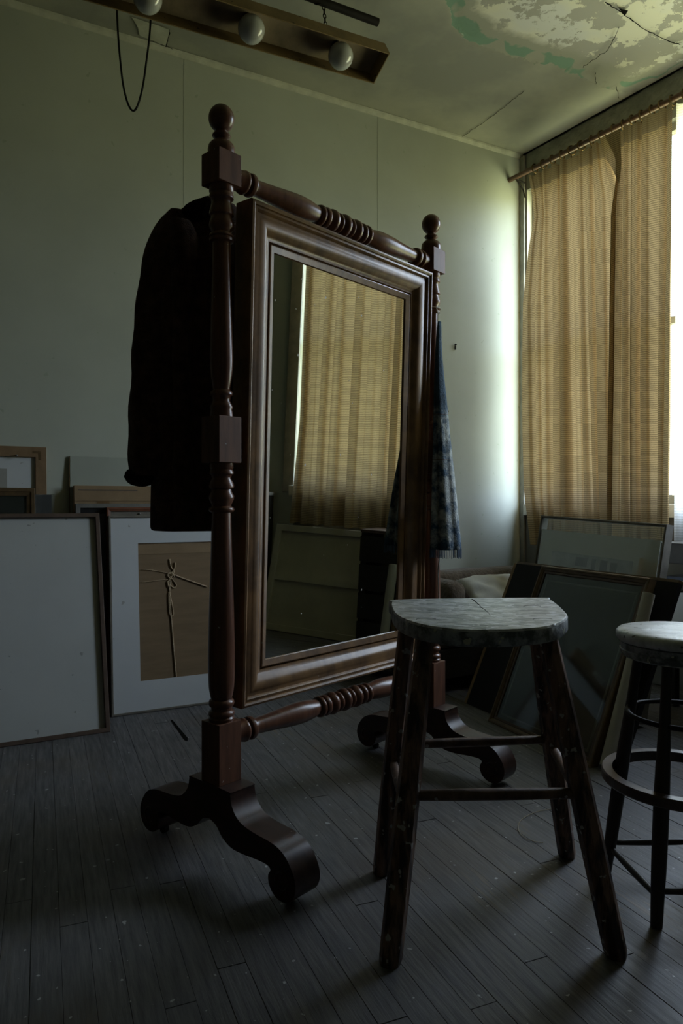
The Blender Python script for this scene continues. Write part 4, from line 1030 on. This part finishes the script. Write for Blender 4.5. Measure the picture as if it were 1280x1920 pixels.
for g in (tg, bg):
    for j in range(n):
        for i in range(n): bm.faces.new((g[j][i], g[j][i + 1], g[j + 1][i + 1], g[j + 1][i]))
tag(obj('pillow', bm, M['pillow'], smooth=True), 'rumpled white cotton pillow propped on the brown daybed', 'pillow')

# side stand at the right edge with papers on open shelves
sp = at(1236, 945, 3.52); sp.z = 0
SM = basis(sp + NW * .05, V, ZU)
sd = thing('shelf_stand', 'dark wooden open shelf stand behind the round stool, at right edge', 'shelf', SM)
obj('top_board', bx(0, .5, 0, .34, .716, .815, bev=.004), M['darkwood'], sd)
obj('shelf', bx(0.0, .5, 0, .34, .590, .630, bev=.003), M['darkwood'], sd)
obj('shelf', bx(0.0, .5, 0, .34, .40, .43, bev=.003), M['darkwood'], sd)
for xx, yy in ((.46, .301),): obj('post', bx(xx, xx + .04, yy, yy + .038, .631, .715, bev=.003), M['darkwood'], sd)
obj('post', bx(0, .04, .301, .339, .631, .715, bev=.003), M['darkwood'], sd)
for xx, yy in ((.0, .30), (.46, 0), (.46, .30), (0.0, 0.0)):
    if (xx, yy) == (0.0, 0.0): continue
    obj('post', bx(xx, xx + .04, yy, yy + .04, 0, .589, bev=.003), M['darkwood'], sd)
obj('post', bx(.0, .03, .13, .17, 0, .399, bev=.003), M['darkwood'], sd)
def in_s(o): o.matrix_world = SM; return o
o = in_s(obj('magazine', bx(.05, .33, .01, .24, .6305, .637, bev=.001), M['cream'])); tag(o, 'dark-covered magazine lying on the upper shelf of the shelf stand', 'magazine')
obj('cover', bx(.052, .328, .012, .238, .6372, .655, bev=.001), M['navy'], o)
o = in_s(obj('paper_stack', bx(.07, .35, .01, .26, .431, .582, bev=.002), M['label'])); tag(o, 'stack of white papers on the lower shelf of the shelf stand', 'papers')

# ================================================================ COAT
def ell(cx, cy, rx, ry, z, n=40, lob=None):
    out = []
    for k in range(n):
        a = 2 * math.pi * k / n; ca, sa = math.cos(a), math.sin(a)
        m = 1 + (lob(a, z) if lob else 0)
        out.append(Vector((cx + rx * m * math.copysign(abs(ca) ** .85, ca), cy + ry * m * math.copysign(abs(sa) ** .85, sa), z)))
    return out
CD = 2.27
coat = thing('sheepskin_coat', 'dark brown suede coat with shearling collar hanging behind the near mirror post', 'coat', Matrix.Translation((-.47, CD, 0)))
CO = Vector((-.47, CD, 0))
def zy(y): return CAMH + (HZ - y) / F * CD
def xx(px, d=CD): return (px - CX) / F * d
body = []
rows = [(386, 385, 440), (396, 362, 446), (412, 335, 450), (435, 312, 452), (470, 300, 452), (520, 296, 452), (600, 292, 450), (700, 290, 448), (790, 288, 447), (860, 287, 447), (930, 286, 448), (975, 285, 450), (990, 286, 450), (994, 292, 447)]
rows = smooth_prof(rows, 4)
def lob(a, z): return .10 * math.sin(3 * a + 1.0 + .6 * z) * min(1, (zy(400) - z) * 2) + .05 * math.sin(7 * a + 2 * z)
for y, a, b in rows:
    ry = .035 + .075 * min(1, max(0, (y - 386) / 110.)) ** .6
    body.append([p - CO for p in ell(xx((a + b) / 2), CD, xx(b) / 2 - xx(a) / 2, ry, zy(y), lob=lob)])
bm = bmesh.new(); loft(bm, body)
ob = obj('coat_body', bm, M['leather'], coat, smooth=True)
def sleeve(path, name, dd):
    rings = []
    for y, a, b in smooth_prof(path, 4):
        rings.append([p - CO for p in ell(xx((a + b) / 2, CD - dd), CD - dd, xx(b, CD) / 2 - xx(a, CD) / 2, .052 + .01 * math.sin(y * .03), CAMH + (HZ - y) / F * (CD - dd), 28, lambda q, z: .05 * math.sin(5 * q + 9 * z) + .03 * math.sin(z * 40))])
    bm = bmesh.new(); loft(bm, rings); return obj(name, bm, M['leather'], coat, smooth=True)
sleeve([(402, 318, 352), (415, 302, 362), (440, 287, 366), (480, 275, 362), (540, 262, 350), (620, 252, 338), (700, 247, 328), (780, 243, 318), (850, 244, 310), (893, 248, 303)], 'sleeve', .055)
sleeve([(420, 318, 360), (450, 322, 372), (520, 324, 368), (620, 326, 362), (720, 326, 362), (800, 326, 362), (900, 326, 364), (975, 326, 368), (986, 330, 364)], 'front_panel', .085)
def fuzz(cen_, rx, ry, rz, nm, seed, tiltm=None):
    bm = bmesh.new(); bmesh.ops.create_icosphere(bm, subdivisions=4, radius=1)
    for v in bm.verts:
        d = v.co.normalized(); k = 1 + .07 * noise.noise(d * 7 + Vector((seed, 0, 0))) + .05 * noise.noise(d * 18 + Vector((seed, 3, 0)))
        v.co = Vector((d.x * rx * k, d.y * ry * k, d.z * rz * k))
        if tiltm: v.co = tiltm @ v.co
        v.co += cen_
    return obj(nm, bm, M['fur'], coat, smooth=True)
fuzz(Vector((xx(274), CD - .055, CAMH + (HZ - 893) / F * (CD - .055))) - CO, .049, .058, .032, 'cuff', 1)
fuzz(Vector((xx(382), CD - .03, zy(412))) - CO, .085, .085, .038, 'collar', 2, Matrix.Rotation(-.42, 3, 'Y'))
for yy in (542, 787):
    bm = bmesh.new(); c = Vector((xx(344, CD - .085), CD - .085, CAMH + (HZ - yy) / F * (CD - .085))) - CO
    for dz in (0, -.009):
        tube(bm, [c + Vector((.0325 * math.cos(a), .0565 * math.sin(a), dz)) for a in [2 * math.pi * k / 24 for k in range(24)]], .0016, 5, closed=True)
    obj('seam', bm, M['leather'], coat)
bm = bmesh.new(); tube(bm, [Vector((xx(404), CD - .03, zy(392))) - CO, Vector((xx(406), CD - .08, zy(370))) - CO, Vector((xx(412), CD - .2, zy(364))) - CO], .0035, 8); obj('hanging_loop', bm, M['iron'], coat)

# ================================================================ APRON
def mp(s, e, z): return Vector((-0.3346, 2.0, 0)) + AX * s - (ZU.cross(AX)) * e + Vector((0, 0, z))
AO = mp(.97, .05, 0)
ap = thing('denim_apron', 'paint-smeared blue denim apron hanging from the far mirror post', 'apron', Matrix.Translation(AO))
def apron_mat():
    m = mat('painted_denim', (0.045, 0.10, 0.165), .8, .25, var=.45, scale=26, bump=.4, bscale=160)
    nt = m.node_tree; N = nt.nodes; L = nt.links; b = N['Principled BSDF']
    old = b.inputs['Base Color'].links[0].from_socket
    tc = N.new('ShaderNodeTexCoord'); sp_ = N.new('ShaderNodeSeparateXYZ'); L.new(tc.outputs['Object'], sp_.inputs[0])
    no = N.new('ShaderNodeTexNoise'); no.inputs['Scale'].default_value = 16; no.inputs['Detail'].default_value = 10; no.inputs['Roughness'].default_value = .7
    L.new(tc.outputs['Object'], no.inputs['Vector'])
    mr = N.new('ShaderNodeMapRange'); mr.inputs['From Min'].default_value = 1.37; mr.inputs['From Max'].default_value = 1.33; L.new(sp_.outputs['Z'], mr.inputs['Value'])
    m2 = N.new('ShaderNodeMapRange'); m2.inputs['From Min'].default_value = .44; m2.inputs['From Max'].default_value = .60; L.new(no.outputs['Fac'], m2.inputs['Value'])
    mu = N.new('ShaderNodeMath'); mu.operation = 'MULTIPLY'; L.new(mr.outputs[0], mu.inputs[0]); L.new(m2.outputs[0], mu.inputs[1])
    mx = N.new('ShaderNodeMix'); mx.data_type = 'RGBA'; mx.inputs['B'].default_value = (.50, .54, .52, 1)
    L.new(mu.outputs[0], mx.inputs['Factor']); L.new(old, mx.inputs['A']); L.new(mx.outputs['Result'], b.inputs['Base Color'])
    return m
M['apronp'] = apron_mat()
rows = [(1.690, .990, .044, .054, .010), (1.66, .985, .044, .058, .012), (1.58, .978, .044, .064, .016), (1.48, .975, .044, .074, .024), (1.36, .975, .046, .086, .034), (1.22, .975, .046, .100, .042), (1.08, .972, .046, .118, .050), (.94, .970, .044, .134, .056), (.845, .968, .040, .146, .058), (.832, .968, .040, .146, .057)]
# rows: z, s centre, e near the mirror, e outer edge, half thickness along the mirror
rows = smooth_prof(rows, 5); rings = []; n = 56
for z, s, e0_, e1_, hw in rows:
    ring_ = []
    for k in range(n):
        a = 2 * math.pi * k / n; ec = (e0_ + e1_) / 2; er = (e1_ - e0_) / 2
        f = 1 + (.16 * math.sin(5 * a + 1.5) + .05 * math.sin(9 * a)) * min(1, (1.70 - z) * 1.6)
        ring_.append(mp(s + .010 + hw * math.cos(a) * f, ec + er * math.sin(a) * (1 + (f - 1) * .35), z) - AO)
    rings.append(ring_)
bm = bmesh.new(); loft(bm, rings); apo = obj('apron_cloth', bm, M['apronp'], ap, smooth=True)
for z in (1.345, 1.155):
    i = min(range(len(rows)), key=lambda q: abs(rows[q][0] - z)); c_ = sum(rings[i], Vector()) / n
    bm = bmesh.new(); tube(bm, [c_ + (p - c_) * 1.008 for p in rings[i]], .0011, 5, closed=True); obj('seam', bm, M['frame_brown'], apo)
i = len(rows) - 3; bm = bmesh.new()
for k in range(0, n, 1):
    p = rings[i][k]; bm2 = None
    tube(bm, [p, p + Vector((0, 0, -.028 - .006 * random.random()))], .0013, 5)
obj('frayed_hem', bm, mat('frayed_thread', (.10, .15, .22), .9, .1), apo)
pf = mp(1.016, 0, 1.735) - AO
bm = bmesh.new(); r_ = .0365
tube(bm, [mp(1.016 + r_ * math.cos(a), r_ * math.sin(a), 1.748) - AO for a in [2 * math.pi * k / 24 for k in range(24)]], .0018, 6, closed=True)
tube(bm, [mp(1.0, .0345, 1.748) - AO, mp(.993, .046, 1.72) - AO, mp(.987, .05, 1.688) - AO], .0018, 6)
obj('neck_strap', bm, M['cord'], ap, smooth=True)
bm = bmesh.new(); tube(bm, smooth_prof([tuple(mp(.965, .066, .86) - AO), tuple(mp(.968, .07, .80) - AO), tuple(mp(.972, .062, .74) - AO), tuple(mp(.972, .066, .62) - AO), tuple(mp(.970, .064, .52) - AO)], 5), .0026, 7)
obj('tie_string', bm, M['cord'], ap, smooth=True)

# ================================================================ THINGS SEEN IN THE MIRROR, BELOW THE WINDOW
bq = ww(2.24, .26)
XW = V
rq = lean_root('stretched_canvas', 'back of a stretched canvas leaning below the window, seen in the mirror', 'canvas', bq, XW, .17, .72)
Lq = math.hypot(.17, .72)
obj('linen', bx(0, .78, .0, .003, 0, Lq), M['canvas_back'], rq)
obj('stretcher_bars', ring(0, .78, 0, Lq, .045, -.016, -.0005), M['canvas_back'], rq)
obj('cross_bar', bx(.046, .734, -.014, -.001, Lq * .5 - .02, Lq * .5 + .02), M['canvas_back'], rq)
ck = thing('wooden_crate', 'dark low wooden crate beside the canvas, seen in the mirror', 'crate', basis(ww(1.83, .10), V, ZU))
ys = WSIGN
for z in (.02, .20, .38, .56): 
    y0, y1 = sorted((-.02 * ys, -.035 * ys)) ; obj('slat', bx(0, .40, -.30, -.285, z, z + .16, bev=.002), M['darkwood'], ck)
for xx_ in (0, .36): obj('upright', bx(xx_, xx_ + .04, -.284, -.02, 0, .74, bev=.002), M['darkwood'], ck)
obj('lid', bx(0, .40, -.30, -.01, .741, .76, bev=.002), M['frame_brown'], ck)
cb = thing('dark_cabinet', 'dark cabinet against the window wall, seen at the mirror left edge', 'cabinet', basis(ww(3.10, .03), V, ZU))
obj('carcass', bx(0, .7, -.34, 0, .0, .92, bev=.004), M['darkwood'], cb); obj('top', bx(-.01, .71, -.35, 0, .9205, .945, bev=.004), M['frame_grey'], cb)
o = obj('small_box', bx(.02, .20, -.25, -.05, .9455, 1.02, bev=.002), M['cardedge']); o.matrix_world = cb.matrix_world; tag(o, 'small pale cardboard box on top of the dark cabinet, seen in the mirror', 'box')

# worn gap beside a sprung floor board
bm = bmesh.new(); P = [FI @ fl(a, b) for a, b in ((320, 1351), (323, 1350), (352, 1384), (352, 1389), (347, 1388))]
prism(bm, [(p.x, p.y) for p in P], .0004, .0012, lambda a, b, d: Vector((a, b, d))); obj('board_gap', bm, M['void'], floor)
# straw strand on the floor
P = [(1042, 1517), (1005, 1524), (978, 1538), (971, 1556), (984, 1573), (1003, 1580), (1018, 1582)]
bm = bmesh.new(); tube(bm, smooth_prof([tuple(fl(a, b) + ZU * .003) for a, b in P], 5), .0011, 6)
tag(obj('straw_strand', bm, M['straw'], smooth=True), 'thin curled straw strand lying on the floor beneath the work stool', 'straw')
